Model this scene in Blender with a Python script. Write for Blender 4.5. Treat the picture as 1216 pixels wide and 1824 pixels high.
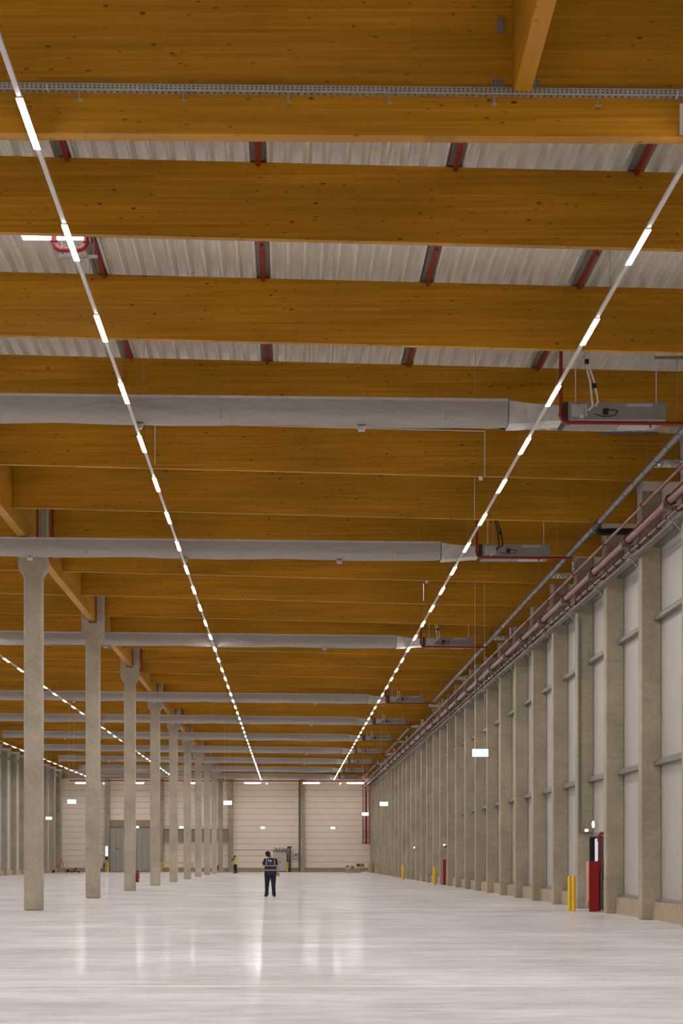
import bpy, bmesh, math, random
from mathutils import Vector, Matrix
R = random.Random(7)
sc = bpy.context.scene
for o in list(bpy.data.objects): bpy.data.objects.remove(o)
col = sc.collection
PI = math.pi

# ------------------------------------------------------------------ camera
FPX = 3640.0                       # focal length in pixels of the 1216x1824 frame
cam_d = bpy.data.cameras.new('camera'); cam = bpy.data.objects.new('camera', cam_d); col.objects.link(cam)
cam.location = (0, 0, 1.5); cam.rotation_euler = (PI/2, 0, 0)
cam_d.sensor_fit = 'VERTICAL'; cam_d.sensor_height = 36; cam_d.sensor_width = 24
cam_d.lens = 36*FPX/1824
cam_d.shift_x = (608-514.5)/1824; cam_d.shift_y = (1529-912)/1824
cam_d.clip_start = .1; cam_d.clip_end = 400
sc.camera = cam
# ------------------------------------------------------------------ world + exposure
w = bpy.data.worlds.new('world'); sc.world = w; w.use_nodes = True
w.node_tree.nodes['Background'].inputs[0].default_value = (.5, .62, .9, 1)
w.node_tree.nodes['Background'].inputs[1].default_value = 1.0
sc.view_settings.view_transform = 'Standard'; sc.view_settings.look = 'None'
sc.view_settings.gamma = 1; sc.view_settings.use_curve_mapping = False
sc.view_settings.exposure = 0.0
LED = 245.0                        # radiance of the LED lenses

# ------------------------------------------------------------------ materials
def srgb(r, g, b):
    f = lambda c: (c/255/12.92) if c/255 <= .04045 else ((c/255+.055)/1.055)**2.4
    return (f(r), f(g), f(b), 1)
class NT:
    def __init__(s, name):
        s.m = bpy.data.materials.new(name); s.m.use_nodes = True; s.t = s.m.node_tree
        s.b = s.t.nodes['Principled BSDF']
    def n(s, typ, **kw):
        x = s.t.nodes.new(typ)
        for k, v in kw.items():
            if k.startswith('i_'):
                key = k[2:]; key = int(key) if key.isdigit() else key
                x.inputs[key].default_value = v
            else: setattr(x, k, v)
        return x
    def l(s, a, b): s.t.links.new(a, b)
    def coords(s, scale=(1,1,1), rnd=False):
        tc = s.n('ShaderNodeTexCoord'); mp = s.n('ShaderNodeMapping'); mp.inputs['Scale'].default_value = scale
        src = tc.outputs['Object']
        if rnd:
            oi = s.n('ShaderNodeObjectInfo'); mul = s.n('ShaderNodeMath', operation='MULTIPLY'); mul.inputs[1].default_value = 97.0
            s.l(oi.outputs['Random'], mul.inputs[0]); ad = s.n('ShaderNodeVectorMath', operation='ADD')
            s.l(src, ad.inputs[0]); s.l(mul.outputs[0], ad.inputs[1]); src = ad.outputs[0]
        s.l(src, mp.inputs[0]); return mp.outputs[0]
    def ramp(s, fac, stops):
        r = s.n('ShaderNodeValToRGB'); e = r.color_ramp.elements
        while len(e) < len(stops): e.new(.5)
        for q, (p, c) in zip(e, stops): q.position = p; q.color = c if len(c) == 4 else (*c, 1)
        s.l(fac, r.inputs[0]); return r.outputs[0]
    def mix(s, fac, a, b, typ='MIX'):
        m = s.n('ShaderNodeMix', data_type='RGBA', blend_type=typ)
        if isinstance(fac, float): m.inputs[0].default_value = fac
        else: s.l(fac, m.inputs[0])
        for k, v in ((6, a), (7, b)):
            if isinstance(v, tuple): m.inputs[k].default_value = v
            else: s.l(v, m.inputs[k])
        return m.outputs[2]
    def bump(s, h, strength=.3, dist=.01):
        b = s.n('ShaderNodeBump'); b.inputs['Strength'].default_value = strength; b.inputs['Distance'].default_value = dist
        s.l(h, b.inputs['Height']); s.l(b.outputs[0], s.b.inputs['Normal'])
def plain(name, c, rough=.5, metal=0.0, var=.12, scale=3.0, rnd=True):
    t = NT(name); v = t.coords((scale,)*3, rnd)
    nz = t.n('ShaderNodeTexNoise'); nz.inputs['Scale'].default_value = 2.0; nz.inputs['Detail'].default_value = 4
    t.l(v, nz.inputs[0])
    lo = tuple(x*(1-var) for x in c[:3])+(1,); hi = tuple(min(1, x*(1+var)) for x in c[:3])+(1,)
    t.l(t.ramp(nz.outputs[0], [(.3, lo), (.7, hi)]), t.b.inputs['Base Color'])
    t.b.inputs['Roughness'].default_value = rough; t.b.inputs['Metallic'].default_value = metal
    return t.m
def emit(name, c, s):
    t = NT(name); t.b.inputs['Base Color'].default_value = (.8, .8, .8, 1)
    t.b.inputs['Emission Color'].default_value = c; t.b.inputs['Emission Strength'].default_value = s
    return t.m
def wood(name, c1, c2):
    t = NT(name)
    v = t.coords((1, 1, 1), True)
    def mp(sc):
        m = t.n('ShaderNodeMapping'); m.inputs['Scale'].default_value = sc; t.l(v, m.inputs[0]); return m.outputs[0]
    g = t.n('ShaderNodeTexNoise', i_Scale=1.0, i_Detail=7.0); g.inputs['Roughness'].default_value = .62; t.l(mp((.55, 6, 26)), g.inputs[0])
    g2 = t.n('ShaderNodeTexNoise', i_Scale=1.0, i_Detail=3.0); t.l(mp((.25, .6, 1.6)), g2.inputs[0])
    # lamellas: 40 mm laminations, each board about 3 m long, with its own tone
    br = t.n('ShaderNodeTexBrick'); br.inputs['Scale'].default_value = 1; br.inputs['Brick Width'].default_value = 2.9
    br.inputs['Row Height'].default_value = .04; br.inputs['Mortar Size'].default_value = .0012
    br.inputs['Color1'].default_value = (.35, .35, .35, 1); br.inputs['Color2'].default_value = (.65, .65, .65, 1); br.inputs['Mortar'].default_value = (.22, .22, .22, 1)
    sx = t.n('ShaderNodeSeparateXYZ'); t.l(v, sx.inputs[0]); cb = t.n('ShaderNodeCombineXYZ')
    t.l(sx.outputs[0], cb.inputs[0]); t.l(sx.outputs[2], cb.inputs[1]); t.l(cb.outputs[0], br.inputs[0])
    base = t.ramp(g.outputs[0], [(.30, c2), (.68, c1)])
    base = t.mix(.4, base, br.outputs[0], 'OVERLAY')
    lf = t.ramp(g2.outputs[0], [(.35, (.84, .84, .84)), (.65, (1.12, 1.12, 1.1))])
    base = t.mix(1.0, base, lf, 'MULTIPLY')
    # knots, stretched along the grain
    k = t.n('ShaderNodeTexVoronoi'); k.inputs['Scale'].default_value = 1; t.l(mp((2.2, 3.0, 4.6)), k.inputs[0])
    kf = t.ramp(k.outputs['Distance'], [(.045, (1, 1, 1)), (.105, (0, 0, 0))])
    k2 = t.n('ShaderNodeTexVoronoi'); k2.inputs['Scale'].default_value = 1; t.l(mp((3.6, 4.6, 9.0)), k2.inputs[0])
    kf2 = t.ramp(k2.outputs['Distance'], [(.05, (.75, .75, .75)), (.15, (0, 0, 0))])
    mx = t.n('ShaderNodeMath', operation='MAXIMUM'); t.l(kf, mx.inputs[0]); t.l(kf2, mx.inputs[1])
    ml = t.n('ShaderNodeMath', operation='MULTIPLY'); t.l(mx.outputs[0], ml.inputs[0]); ml.inputs[1].default_value = .8
    base = t.mix(ml.outputs[0], base, srgb(62, 26, 5))
    t.l(base, t.b.inputs['Base Color']); t.b.inputs['Roughness'].default_value = .5; t.b.inputs['Specular IOR Level'].default_value = .22
    t.bump(g.outputs[0], .15, .002)
    return t.m
def concrete(name, c, var=.16, rough=.8, boards=False):
    t = NT(name); v = t.coords((1, 1, 1), True)
    n1 = t.n('ShaderNodeTexNoise', i_Scale=.9, i_Detail=6.0); t.l(v, n1.inputs[0])
    n2 = t.n('ShaderNodeTexNoise', i_Scale=11.0, i_Detail=6.0); t.l(v, n2.inputs[0])
    lo = tuple(x*(1-var) for x in c[:3]); hi = tuple(x*(1+var) for x in c[:3])
    b = t.ramp(n1.outputs[0], [(.3, lo), (.7, hi)])
    b = t.mix(1.0, b, t.ramp(n2.outputs[0], [(.3, (.88, .88, .88)), (.7, (1.08, 1.08, 1.08))]), 'MULTIPLY')
    if boards:
        mb_ = t.n('ShaderNodeMapping'); mb_.inputs['Scale'].default_value = (.5, .5, 9); t.l(v, mb_.inputs[0])
        n5 = t.n('ShaderNodeTexNoise', i_Scale=1.0, i_Detail=6.0); n5.inputs['Roughness'].default_value = .7; t.l(mb_.outputs[0], n5.inputs[0])
        b = t.mix(1.0, b, t.ramp(n5.outputs[0], [(.33, (.86, .86, .85)), (.45, (1, 1, 1)), (.7, (1.05, 1.05, 1.05))]), 'MULTIPLY')
    vo = t.n('ShaderNodeTexVoronoi', i_Scale=9.0); t.l(v, vo.inputs[0])
    b = t.mix(t.ramp(vo.outputs['Distance'], [(.03, (.5, .5, .5)), (.07, (0, 0, 0))]), b, tuple(x*.45 for x in c[:3])+(1,))
    t.l(b, t.b.inputs['Base Color']); t.b.inputs['Roughness'].default_value = rough
    t.bump(n2.outputs[0], .2, .004)
    return t.m
def floor_mat():
    t = NT('polished_concrete'); v = t.coords()
    def mp(sc):
        m = t.n('ShaderNodeMapping'); m.inputs['Scale'].default_value = sc; t.l(v, m.inputs[0]); return m.outputs[0]
    n1 = t.n('ShaderNodeTexNoise', i_Scale=1.0, i_Detail=5.0); t.l(mp((.35, .22, 1)), n1.inputs[0])
    n2 = t.n('ShaderNodeTexNoise', i_Scale=1.0, i_Detail=8.0); n2.inputs['Roughness'].default_value = .7; t.l(mp((1.1, 2.2, 1)), n2.inputs[0])
    n3 = t.n('ShaderNodeTexNoise', i_Scale=1.0, i_Detail=4.0); t.l(mp((.05, .7, 1)), n3.inputs[0])
    b = t.ramp(n1.outputs[0], [(.3, srgb(212, 206, 205)), (.7, srgb(236, 232, 233))])
    b = t.mix(1.0, b, t.ramp(n2.outputs[0], [(.34, (.80, .80, .82)), (.62, (1.04, 1.04, 1.04))]), 'MULTIPLY')
    b = t.mix(1.0, b, t.ramp(n3.outputs[0], [(.35, (.9, .9, .9)), (.65, (1.04, 1.04, 1.04))]), 'MULTIPLY')
    rr = t.ramp(n3.outputs[0], [(.35, (.04,)*3), (.65, (.11,)*3)])
    n4 = t.n('ShaderNodeTexNoise', i_Scale=1.0, i_Detail=2.0); t.l(mp((2.0, 2.6, 1)), n4.inputs[0])
    bp = t.n('ShaderNodeBump'); bp.inputs['Strength'].default_value = .4; bp.inputs['Distance'].default_value = .003; t.l(n4.outputs[0], bp.inputs['Height'])
    df = t.n('ShaderNodeBsdfDiffuse'); t.l(b, df.inputs[0])
    gl = t.n('ShaderNodeBsdfGlossy'); gl.inputs[0].default_value = (1, 1, 1, 1); t.l(rr, gl.inputs['Roughness']); t.l(bp.outputs[0], gl.inputs['Normal'])
    mx = t.n('ShaderNodeMixShader'); lw = t.n('ShaderNodeLayerWeight'); lw.inputs[0].default_value = .5
    mr = t.n('ShaderNodeMapRange'); mr.inputs['From Min'].default_value = .94; mr.inputs['From Max'].default_value = .99; mr.inputs['To Min'].default_value = .01; mr.inputs['To Max'].default_value = .36
    t.l(lw.outputs['Facing'], mr.inputs['Value']); t.l(mr.outputs[0], mx.inputs[0]); t.l(df.outputs[0], mx.inputs[1]); t.l(gl.outputs[0], mx.inputs[2])
    t.l(mx.outputs[0], t.t.nodes['Material Output'].inputs['Surface'])
    return t.m
M = {}
M['wood'] = wood('glulam_spruce', srgb(190, 136, 30), srgb(170, 115, 15))
M['col'] = concrete('column_concrete', srgb(174, 164, 147))
M['pil'] = concrete('pillar_concrete', srgb(168, 157, 137), boards=True)
M['strip'] = plain('painted_pipe_shadow', srgb(118, 104, 98), .6)
M['jointgrey'] = plain('panel_joint', srgb(182, 170, 156), .8)
M['curb'] = concrete('curb_concrete', srgb(176, 158, 132), .1)
M['floor'] = floor_mat()
M['panel'] = plain('white_wall_panel', srgb(184, 179, 173), .5, 0, .03, .4)
M['farpanel'] = plain('cream_wall_panel', srgb(250, 240, 226), .45, 0, .02, .4)
M['deck'] = plain('galvanised_deck', srgb(222, 218, 208), .45, .2, .08, 6)
M['galv'] = plain('galvanised_steel', srgb(150, 148, 145), .4, .6, .12, 8)
M['rail'] = plain('grey_rail_steel', srgb(128, 126, 120), .5, .4, .08, 4)
M['tray'] = plain('tray_steel', srgb(172, 170, 165), .35, .5, .12, 9)
M['traydull'] = plain('dull_tray_steel', srgb(128, 124, 116), .5, .3, .12, 9)
M['darkhole'] = plain('dark_metal_and_slot_shade', srgb(60, 55, 48), .8)  # dark metal parts; on the tray side it paints the shade in the slots
M['red'] = plain('red_pipe_paint', srgb(134, 26, 14), .45, 0, .1, 5)
M['redbrown'] = plain('red_oxide_pipe_paint', srgb(112, 40, 29), .3, .3, .12, 5)
M['deepred'] = plain('signal_red_paint', srgb(146, 12, 16), .35, 0, .06, 3)
M['fabric'] = None
def fabric():
    t = NT('duct_fabric'); v = t.coords((1, 1, 1), True)
    mpn = t.n('ShaderNodeMapping'); mpn.inputs['Scale'].default_value = (1.1, 2, 3.2); mpn.inputs['Rotation'].default_value = (0, .5, 0); t.l(v, mpn.inputs[0])
    n1 = t.n('ShaderNodeTexNoise', i_Scale=1.3, i_Detail=3.0); n1.inputs['Distortion'].default_value = 1.0; t.l(mpn.outputs[0], n1.inputs[0])
    n2 = t.n('ShaderNodeTexNoise', i_Scale=60.0, i_Detail=2.0); t.l(v, n2.inputs[0])
    t.l(t.ramp(n2.outputs[0], [(.3, srgb(160, 154, 148)), (.7, srgb(175, 168, 162))]), t.b.inputs['Base Color'])
    t.b.inputs['Roughness'].default_value = .9; t.bump(n1.outputs[0], .8, .09); return t.m
M['fabric'] = fabric()
M['fabwhite'] = plain('white_duct_cuff', srgb(205, 203, 200), .8)
M['unit'] = plain('unit_sheet_metal', srgb(150, 148, 146), .45, .3, .1, 6)
M['unitlight'] = plain('unit_light_panel', srgb(188, 187, 190), .45, .1)
M['black'] = plain('black_plastic', srgb(24, 23, 22), .5)
M['white'] = plain('white_plastic', srgb(226, 222, 216), .5, 0, .04)
M['greypipe'] = plain('dark_grey_drain_pipe', srgb(104, 100, 98), .35, .3, .15, 5)
M['alu'] = NT('crinkled_aluminium').m
def alu():
    t = NT('crinkled_aluminium_foil'); v = t.coords()
    n = t.n('ShaderNodeTexVoronoi', i_Scale=14.0); t.l(v, n.inputs[0]); t.b.inputs['Base Color'].default_value = srgb(215, 215, 212)
    t.b.inputs['Metallic'].default_value = .6; t.b.inputs['Roughness'].default_value = .35; t.bump(n.outputs['Distance'], 1.0, .05); return t.m
M['alu'] = alu()
M['yellow'] = plain('signal_yellow_paint', srgb(238, 196, 8), .35, 0, .05)
M['gate'] = plain('grey_gate_steel', srgb(172, 168, 160), .5, .1, .05)
M['led'] = emit('led_lens', (1, .962, .92, 1), LED)
M['trunk'] = plain('white_light_trunking', srgb(214, 211, 208), .5, 0, .03)
M['tube'] = emit('wall_tube', (1, .96, .92, 1), 85)
M['spot'] = emit('emergency_spot', (.95, .95, 1, 1), 14)
M['exit'] = emit('exit_sign_face', (.86, 1, .95, 1), 1.35)
M['exitgreen'] = emit('exit_sign_green', (.30, 1, .62, 1), 1.0)
M['sky'] = emit('skylight_daylight', (.86, .90, 1, 1), 4.0)
M['doorglass'] = emit('daylight_door_pane', (.36, .37, .62, 1), .6)
M['display'] = emit('lit_display', (.82, .80, .95, 1), 1.0)
M['orange'] = plain('orange_wood', srgb(186, 112, 66), .6)
M['cabinet'] = plain('pale_cabinet_paint', srgb(196, 190, 184), .4, 0, .03)
M['cardboard'] = plain('cardboard', srgb(150, 112, 74), .8)
M['navy'] = plain('navy_shirt', srgb(24, 22, 34), .85)
M['vestnavy'] = plain('navy_vest', srgb(36, 33, 50), .8)
M['vestyellow'] = plain('yellow_vest', srgb(205, 208, 96), .7)
M['refl'] = plain('reflective_tape', srgb(150, 145, 140), .4)
M['jeans'] = plain('dark_jeans', srgb(20, 30, 48), .9, 0, .2, 8)
M['darktrousers'] = plain('dark_trousers', srgb(34, 30, 28), .9)
M['skin'] = plain('skin', srgb(196, 146, 112), .6, 0, .04)
M['hair'] = plain('dark_hair', srgb(22, 12, 9), .85)
M['shoe'] = plain('dark_shoe', srgb(40, 40, 36), .6)
M['olive'] = plain('olive_sleeve', srgb(96, 82, 44), .9)
M['print'] = plain('white_print', srgb(225, 215, 222), .6, 0, .02)

# ------------------------------------------------------------------ mesh helpers
class MB:
    def __init__(s): s.v = []; s.f = []
    def box(s, x0, x1, y0, y1, z0, z1):
        b = len(s.v)
        s.v += [(x0,y0,z0),(x1,y0,z0),(x1,y1,z0),(x0,y1,z0),(x0,y0,z1),(x1,y0,z1),(x1,y1,z1),(x0,y1,z1)]
        s.f += [(b,b+3,b+2,b+1),(b+4,b+5,b+6,b+7),(b,b+1,b+5,b+4),(b+1,b+2,b+6,b+5),(b+2,b+3,b+7,b+6),(b+3,b,b+4,b+7)]
        return s
    def hexa(s, pts):                       # 8 points, same order as box
        b = len(s.v); s.v += [tuple(p) for p in pts]
        s.f += [(b,b+3,b+2,b+1),(b+4,b+5,b+6,b+7),(b,b+1,b+5,b+4),(b+1,b+2,b+6,b+5),(b+2,b+3,b+7,b+6),(b+3,b,b+4,b+7)]
        return s
    def rings(s, rs, cap=True):             # list of rings with equal counts
        b = len(s.v); n = len(rs[0])
        for r in rs: s.v += [tuple(p) for p in r]
        for i in range(len(rs)-1):
            for j in range(n):
                a = b+i*n+j; c = b+i*n+(j+1) % n
                s.f.append((a, c, c+n, a+n))
        if cap:
            s.f.append(tuple(b+j for j in reversed(range(n)))); s.f.append(tuple(b+(len(rs)-1)*n+j for j in range(n)))
        return s
    def tube(s, pts, r, n=10):
        pts = [Vector(p) for p in pts]; rs = r if isinstance(r, (list, tuple)) else [r]*len(pts)
        out = []; u = None
        for i, p in enumerate(pts):
            d = ((pts[min(i+1, len(pts)-1)]-p).normalized() if i < len(pts)-1 else Vector((0,0,0))) + ((p-pts[i-1]).normalized() if i else Vector((0,0,0)))
            d.normalize()
            if u is None: u = d.orthogonal().normalized()
            u = (u - d*u.dot(d)).normalized(); w_ = d.cross(u)
            k = 1.0
            if 0 < i < len(pts)-1:
                a = (pts[i+1]-p).normalized().dot(d); k = 1/max(a, .5)
            out.append([p + (u*math.cos(2*PI*j/n) + w_*math.sin(2*PI*j/n))*rs[i]*(k if k > 1.001 else 1) for j in range(n)])
        return s.rings(out)
    def prism(s, prof, axis, a0, a1):       # prof: list of 2d points; axis 'x': (y,z) 'y': (x,z) 'z': (x,y)
        f = {'x': lambda p, a: (a, p[0], p[1]), 'y': lambda p, a: (p[0], a, p[1]), 'z': lambda p, a: (p[0], p[1], a)}[axis]
        return s.rings([[f(p, a0) for p in prof], [f(p, a1) for p in prof]])
    def mesh(s, name, mat, smooth=False):
        m = bpy.data.meshes.new(name); m.from_pydata(s.v, [], s.f)
        bm = bmesh.new(); bm.from_mesh(m); bmesh.ops.recalc_face_normals(bm, faces=bm.faces); bm.to_mesh(m); bm.free()
        if smooth:
            for p in m.polygons: p.use_smooth = True
            try: m.set_sharp_from_angle(angle=math.radians(40))
            except Exception: pass
        m.materials.append(mat); return m
def put(name, mesh, parent=None, loc=(0,0,0), rot=None):
    o = bpy.data.objects.new(name, mesh); col.objects.link(o); o.location = loc
    if rot: o.rotation_euler = rot
    if parent: o.parent = parent
    return o
def build(mb, name, mat, parent=None, loc=(0,0,0), smooth=False, bevel=0):
    o = put(name, mb.mesh(name, mat, smooth), parent, loc)
    if bevel:
        b = o.modifiers.new('bevel', 'BEVEL'); b.width = bevel; b.segments = 1; b.limit_method = 'ANGLE'
    return o
def empty(name, loc, rz=0):
    o = bpy.data.objects.new(name, None); col.objects.link(o); o.location = loc; o.rotation_euler = (0, 0, rz); o.empty_display_size = .2
    return o
def tag(o, label, cat, group=None):
    o['label'] = label; o['category'] = cat
    if group: o['group'] = group
    return o
def struct(o, label, cat):
    o['kind'] = 'structure'; o['label'] = label; o['category'] = cat; return o
kids = {}
def copy_tree(o, parent=None):
    c = o.copy(); col.objects.link(c)
    if parent: c.parent = parent
    for ch in list(o.children): copy_tree(ch, c)
    return c
ORD = 'first second third fourth fifth sixth seventh eighth ninth tenth eleventh twelfth thirteenth fourteenth fifteenth sixteenth seventeenth eighteenth nineteenth twentieth'.split()
def ordw(i):
    if i < 20: return ORD[i]
    t_ = {2: 'twenty', 3: 'thirty', 4: 'forty'}[(i+1)//10]; u = (i+1) % 10
    return {2: 'twentieth', 3: 'thirtieth', 4: 'fortieth'}[(i+1)//10] if u == 0 else t_+'-'+ORD[u-1]

# ------------------------------------------------------------------ dimensions (metres)
DW = 226.0                      # far wall
XR, XL = 9.12, -25.1            # side walls
YB = -12.0
SL = .025                       # roof falls to the right
zb = lambda x: 10.53-SL*x       # underside of the roof beams
zt = lambda x: 11.64-SL*x       # top of beams = underside of deck
BD = lambda k: 29.8+5.96*k      # near face of beam k
BW = .14

# ------------------------------------------------------------------ floor
struct(build(MB().box(XL-.3, XR+.3, YB-.3, DW+.3, -.25, 0), 'floor', M['floor']), 'glossy pale grey polished concrete floor of the hall', 'floor')
jt = plain('pale_joint_filler', srgb(238, 228, 218), .35, 0, .03)
for i, y in enumerate((23.9, 24.0+36.0, 24.0+72)):
    struct(build(MB().box(XL, XR, y, y+(.16 if i == 0 else .12), 0, .002), 'trim_%d' % (i+1), jt),
           ('pale floor joint strip nearest the camera', 'pale floor joint strip in front of the standing worker', 'pale floor joint strip behind the standing worker')[i], 'floor joint')

# ------------------------------------------------------------------ roof deck
mb = MB(); prof = []
x = XL-.3
while x < XR+.35:
    for dx, dz in ((0, .0), (.035, .0), (.085, .15), (.135, .15), (.165, .142), (.195, .15), (.235, .15)):
        prof.append((x+dx, dz))
    x += .285
ring0 = [(px, YB-.3, zt(px)+.002+pz) for px, pz in prof]; ring1 = [(px, DW+.3, zt(px)+.002+pz) for px, pz in prof]
n = len(prof); mb.v = ring0+ring1; mb.f = [(i, i+1, n+i+1, n+i) for i in range(n-1)]
struct(build(mb, 'ceiling', M['deck']), 'pale trapezoidal metal roof deck above the timber beams', 'roof deck')
# dark end marks of the rib lap joints: thin lines across the high flanges
# ------------------------------------------------------------------ side, far and back walls
wr = struct(build(MB().box(XR+.08, XR+.3, YB, DW+.3, 0, zt(XR)-.02), 'wall_right', M['panel']), 'right side wall of white panels behind the concrete pillars', 'wall')
wl = struct(build(MB().box(XL-.3, XL-.08, YB, DW+.3, 0, zt(XL)-.02), 'wall_left', M['panel']), 'far left side wall with concrete pillars', 'wall')
wf = struct(build(MB().hexa([(XL-.08, DW+.1, 0), (XR+.08, DW+.1, 0), (XR+.08, DW+.3, 0), (XL-.08, DW+.3, 0), (XL-.08, DW+.1, zt(XL)-.02), (XR+.08, DW+.1, zt(XR)-.02), (XR+.08, DW+.3, zt(XR)-.02), (XL-.08, DW+.3, zt(XL)-.02)]), 'wall_far', M['jointgrey']), 'cream panelled end wall at the far end of the hall', 'wall')
wbk = struct(build(MB().hexa([(XL, YB-.2, 0), (XR, YB-.2, 0), (XR, YB, 0), (XL, YB, 0), (XL, YB-.2, zt(XL)-.02), (XR, YB-.2, zt(XR)-.02), (XR, YB, zt(XR)-.02), (XL, YB, zt(XL)-.02)]), 'wall_back', M['farpanel']), 'plain end wall behind the camera', 'wall')

# right wall: pillars, and between them panel, curb and three rails
XP = 8.63; TP = .47; PS = 5.57; PD0 = 50.05
NP = 32
door_bay = 2                                              # bay between pillar index 2 (D 55.6) and 3
pds = [PD0+PS*(j-1) for j in range(NP)]
short = lambda y: any(BD(k)-.06 < y+TP and y < BD(k)+BW+.06 for k in range(-2, 34))
pm = {}
for j, y in enumerate(pds):
    h = 10.27 if short(y) else 10.50
    if h not in pm:
        pm[h] = MB().box(XP, XR, 0, TP, 0, h).mesh('wall_pillar', M['pil'])
    o = put('wall_pillar', pm[h], None, (0, y, 0)); bv = o.modifiers.new('bevel', 'BEVEL'); bv.width = .018; bv.segments = 1
    tag(o, 'board-marked concrete pillar on the right wall, %s from the camera' % ordw(j), 'pillar', 'concrete pillars of the right wall')
pan = MB().box(XR, XR+.08, 0, PS-.012, .52, 11.2).mesh('wall_panel', M['panel'])
crb = MB().box(8.90, XR, 0, PS-TP, 0, .44).mesh('curb', M['curb'])
shelf = MB().box(8.985, XR, .02, PS-TP-.02, .44, .52).mesh('sill_rail', M['galv'])
rprof = [(8.94, 0), (XR, 0), (XR, .2), (9.09, .2), (9.09, .035), (8.94, .035)]
rail = MB().prism([(8.93, .0), (XR, .0), (XR, .16), (9.0, .16), (8.93, .10)], 'y', .0, PS-TP).mesh('wall_rail', M['rail'])
for j in range(-1, NP):
    y = pds[0]+PS*j
    put('wall_panel', pan, wr, (0, y, 0))
    if j+1 != door_bay+1-0 or True:
        pass
    isdoor = (j == 2)
    if not isdoor:
        put('curb', crb, wr, (0, y+TP, 0)); put('sill_rail', shelf, wr, (0, y+TP, 0))
    for z in (9.12, 7.32, 3.78):
        if isdoor and z < 5: z = 3.78
        put('wall_rail', rail, wr, (0, y+TP, z))
build(MB().box(XR, XR+.08, YB, pds[0]-PS-.02, 0, 11.2), 'wall_panel', M['panel'], wr)

# left wall
pml = MB().box(XL, -24.6, 0, TP, 0, 10.9).mesh('wall_pillar', M['pil'])
crl = MB().box(XL, -24.9, 0, 5.96-TP, 0, .46).mesh('curb', M['curb'])
pal = MB().box(XL-.08, XL, 0, 5.95, .46, 11.7).mesh('wall_panel', M['panel'])
ral = MB().box(XL, -24.9, 0, 5.96-TP, 0, .25).mesh('wall_rail', M['rail'])
ly = [166.5+5.96*i for i in range(10)]
for j, y in enumerate(ly):
    o = put('wall_pillar', pml, None, (0, y, 0))
    tag(o, 'concrete pillar on the far left wall, %s before the end wall' % ordw(len(ly)-1-j), 'pillar', 'concrete pillars of the left wall')
    put('wall_panel', pal, wl, (0, y, 0)); put('curb', crl, wl, (0, y+TP, 0)); put('wall_rail', ral, wl, (0, y+TP, 10.3))
build(MB().box(XL-.08, XL, YB, ly[0]-.02, 0, 11.7), 'wall_panel', M['panel'], wl)

# far wall: pillars, panel courses, base
fpx = [(-6.43, .52), (1.5, .52), (-14.1, .5), (-20.05, .5)]
for i, (x, ww) in enumerate(fpx):
    o = build(MB().box(x-ww/2, x+ww/2, DW-.55, DW, 0, 10.4), 'wall_pillar', M['pil'])
    tag(o, ('concrete pillar of the end wall behind the distant worker', 'concrete pillar of the end wall right of the switch cabinet', 'concrete pillar of the end wall right of the grey gate', 'concrete pillar of the end wall left of the grey gate')[i], 'pillar', 'concrete pillars of the end wall')
edges = [XL, -20.3, -19.8, -14.35, -13.85, -6.69, -6.17, 1.24, 1.76, XR]
gate_x = (-19.75, -15.1)
for b in range(0, 10, 2):
    x0, x1 = edges[b]+.01, edges[b+1]-.01
    rows = 15; z0 = .47; rh = .66
    pmesh = MB().box(x0, x1, DW, DW+.1, 0, rh-.035).mesh('wall_panel', M['farpanel'])
    for r_ in range(rows):
        z = z0+rh*r_
        if b == 2 and z < 5.5: continue
        put('wall_panel', pmesh, wf, (0, 0, z))
    if b != 2: build(MB().box(x0, x1, DW-.06, DW+.1, 0, z0-.02), 'base_course', M['curb'], wf)
build(MB().box(-19.78, -14.36, DW-.02, DW+.1, 5.03, 5.47), 'lintel', M['curb'], wf)
build(MB().box(-15.05, -14.36, DW-.02, DW+.1, 0, 5.03), 'wall_panel', M['farpanel'], wf)
# grey sliding fire gate
g = empty('fire_gate', (-17.4, DW-.12, 0)); g_w = 4.75
tag(g, 'tall grey metal sliding gate in the end wall', 'gate')
leafm = MB().box(-.285, .285, -.04, .04, .04, 4.95).mesh('gate_panel', M['gate'])
for i in range(8): put('gate_panel', leafm, g, (-g_w/2+.297+i*.594, 0 if i % 2 else -.015, 0))
build(MB().box(-g_w/2-.05, g_w/2+.05, -.1, -.05, 4.85, 5.02), 'gate_track', M['rail'], g)
build(MB().box(-1.75, -1.4, -.075, -.058, 2.45, 2.62), 'warning_sign', plain('orange_sign', srgb(200, 96, 50), .5), g)
build(MB().box(-1.6, -1.45, -.09, -.055, .12, .2), 'floor_bolt', M['white'], g)
# grey fascia box between far pillars
fb = empty('roller_gate_box', (-10.2, DW-.3, 3.3))
tag(fb, 'long grey boxed fascia across the end wall above the yellow railing', 'fascia')
build(MB().box(-3.58, 3.45, -.28, .22, 0, 1.25), 'box_shell', plain('taupe_sheet', srgb(150, 140, 128), .6), fb)
build(MB().box(-3.62, 3.45, -.32, .22, 1.26, 1.46), 'box_cap', M['rail'], fb)
# yellow railing
yr = empty('yellow_guard_rail', (-12.3, DW-1.6, 0)); tag(yr, 'yellow tubular guard railing at the end wall behind the columns', 'railing')
for z in (.98, .52): build(MB().tube([(-1.75, 0, z), (1.75, 0, z)], .045), 'rail', M['yellow'], yr, smooth=True)
for x in (-1.75, 0, 1.75): build(MB().tube([(x, 0, 0), (x, 0, .98)], .05), 'post', M['yellow'], yr, smooth=True)

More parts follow.
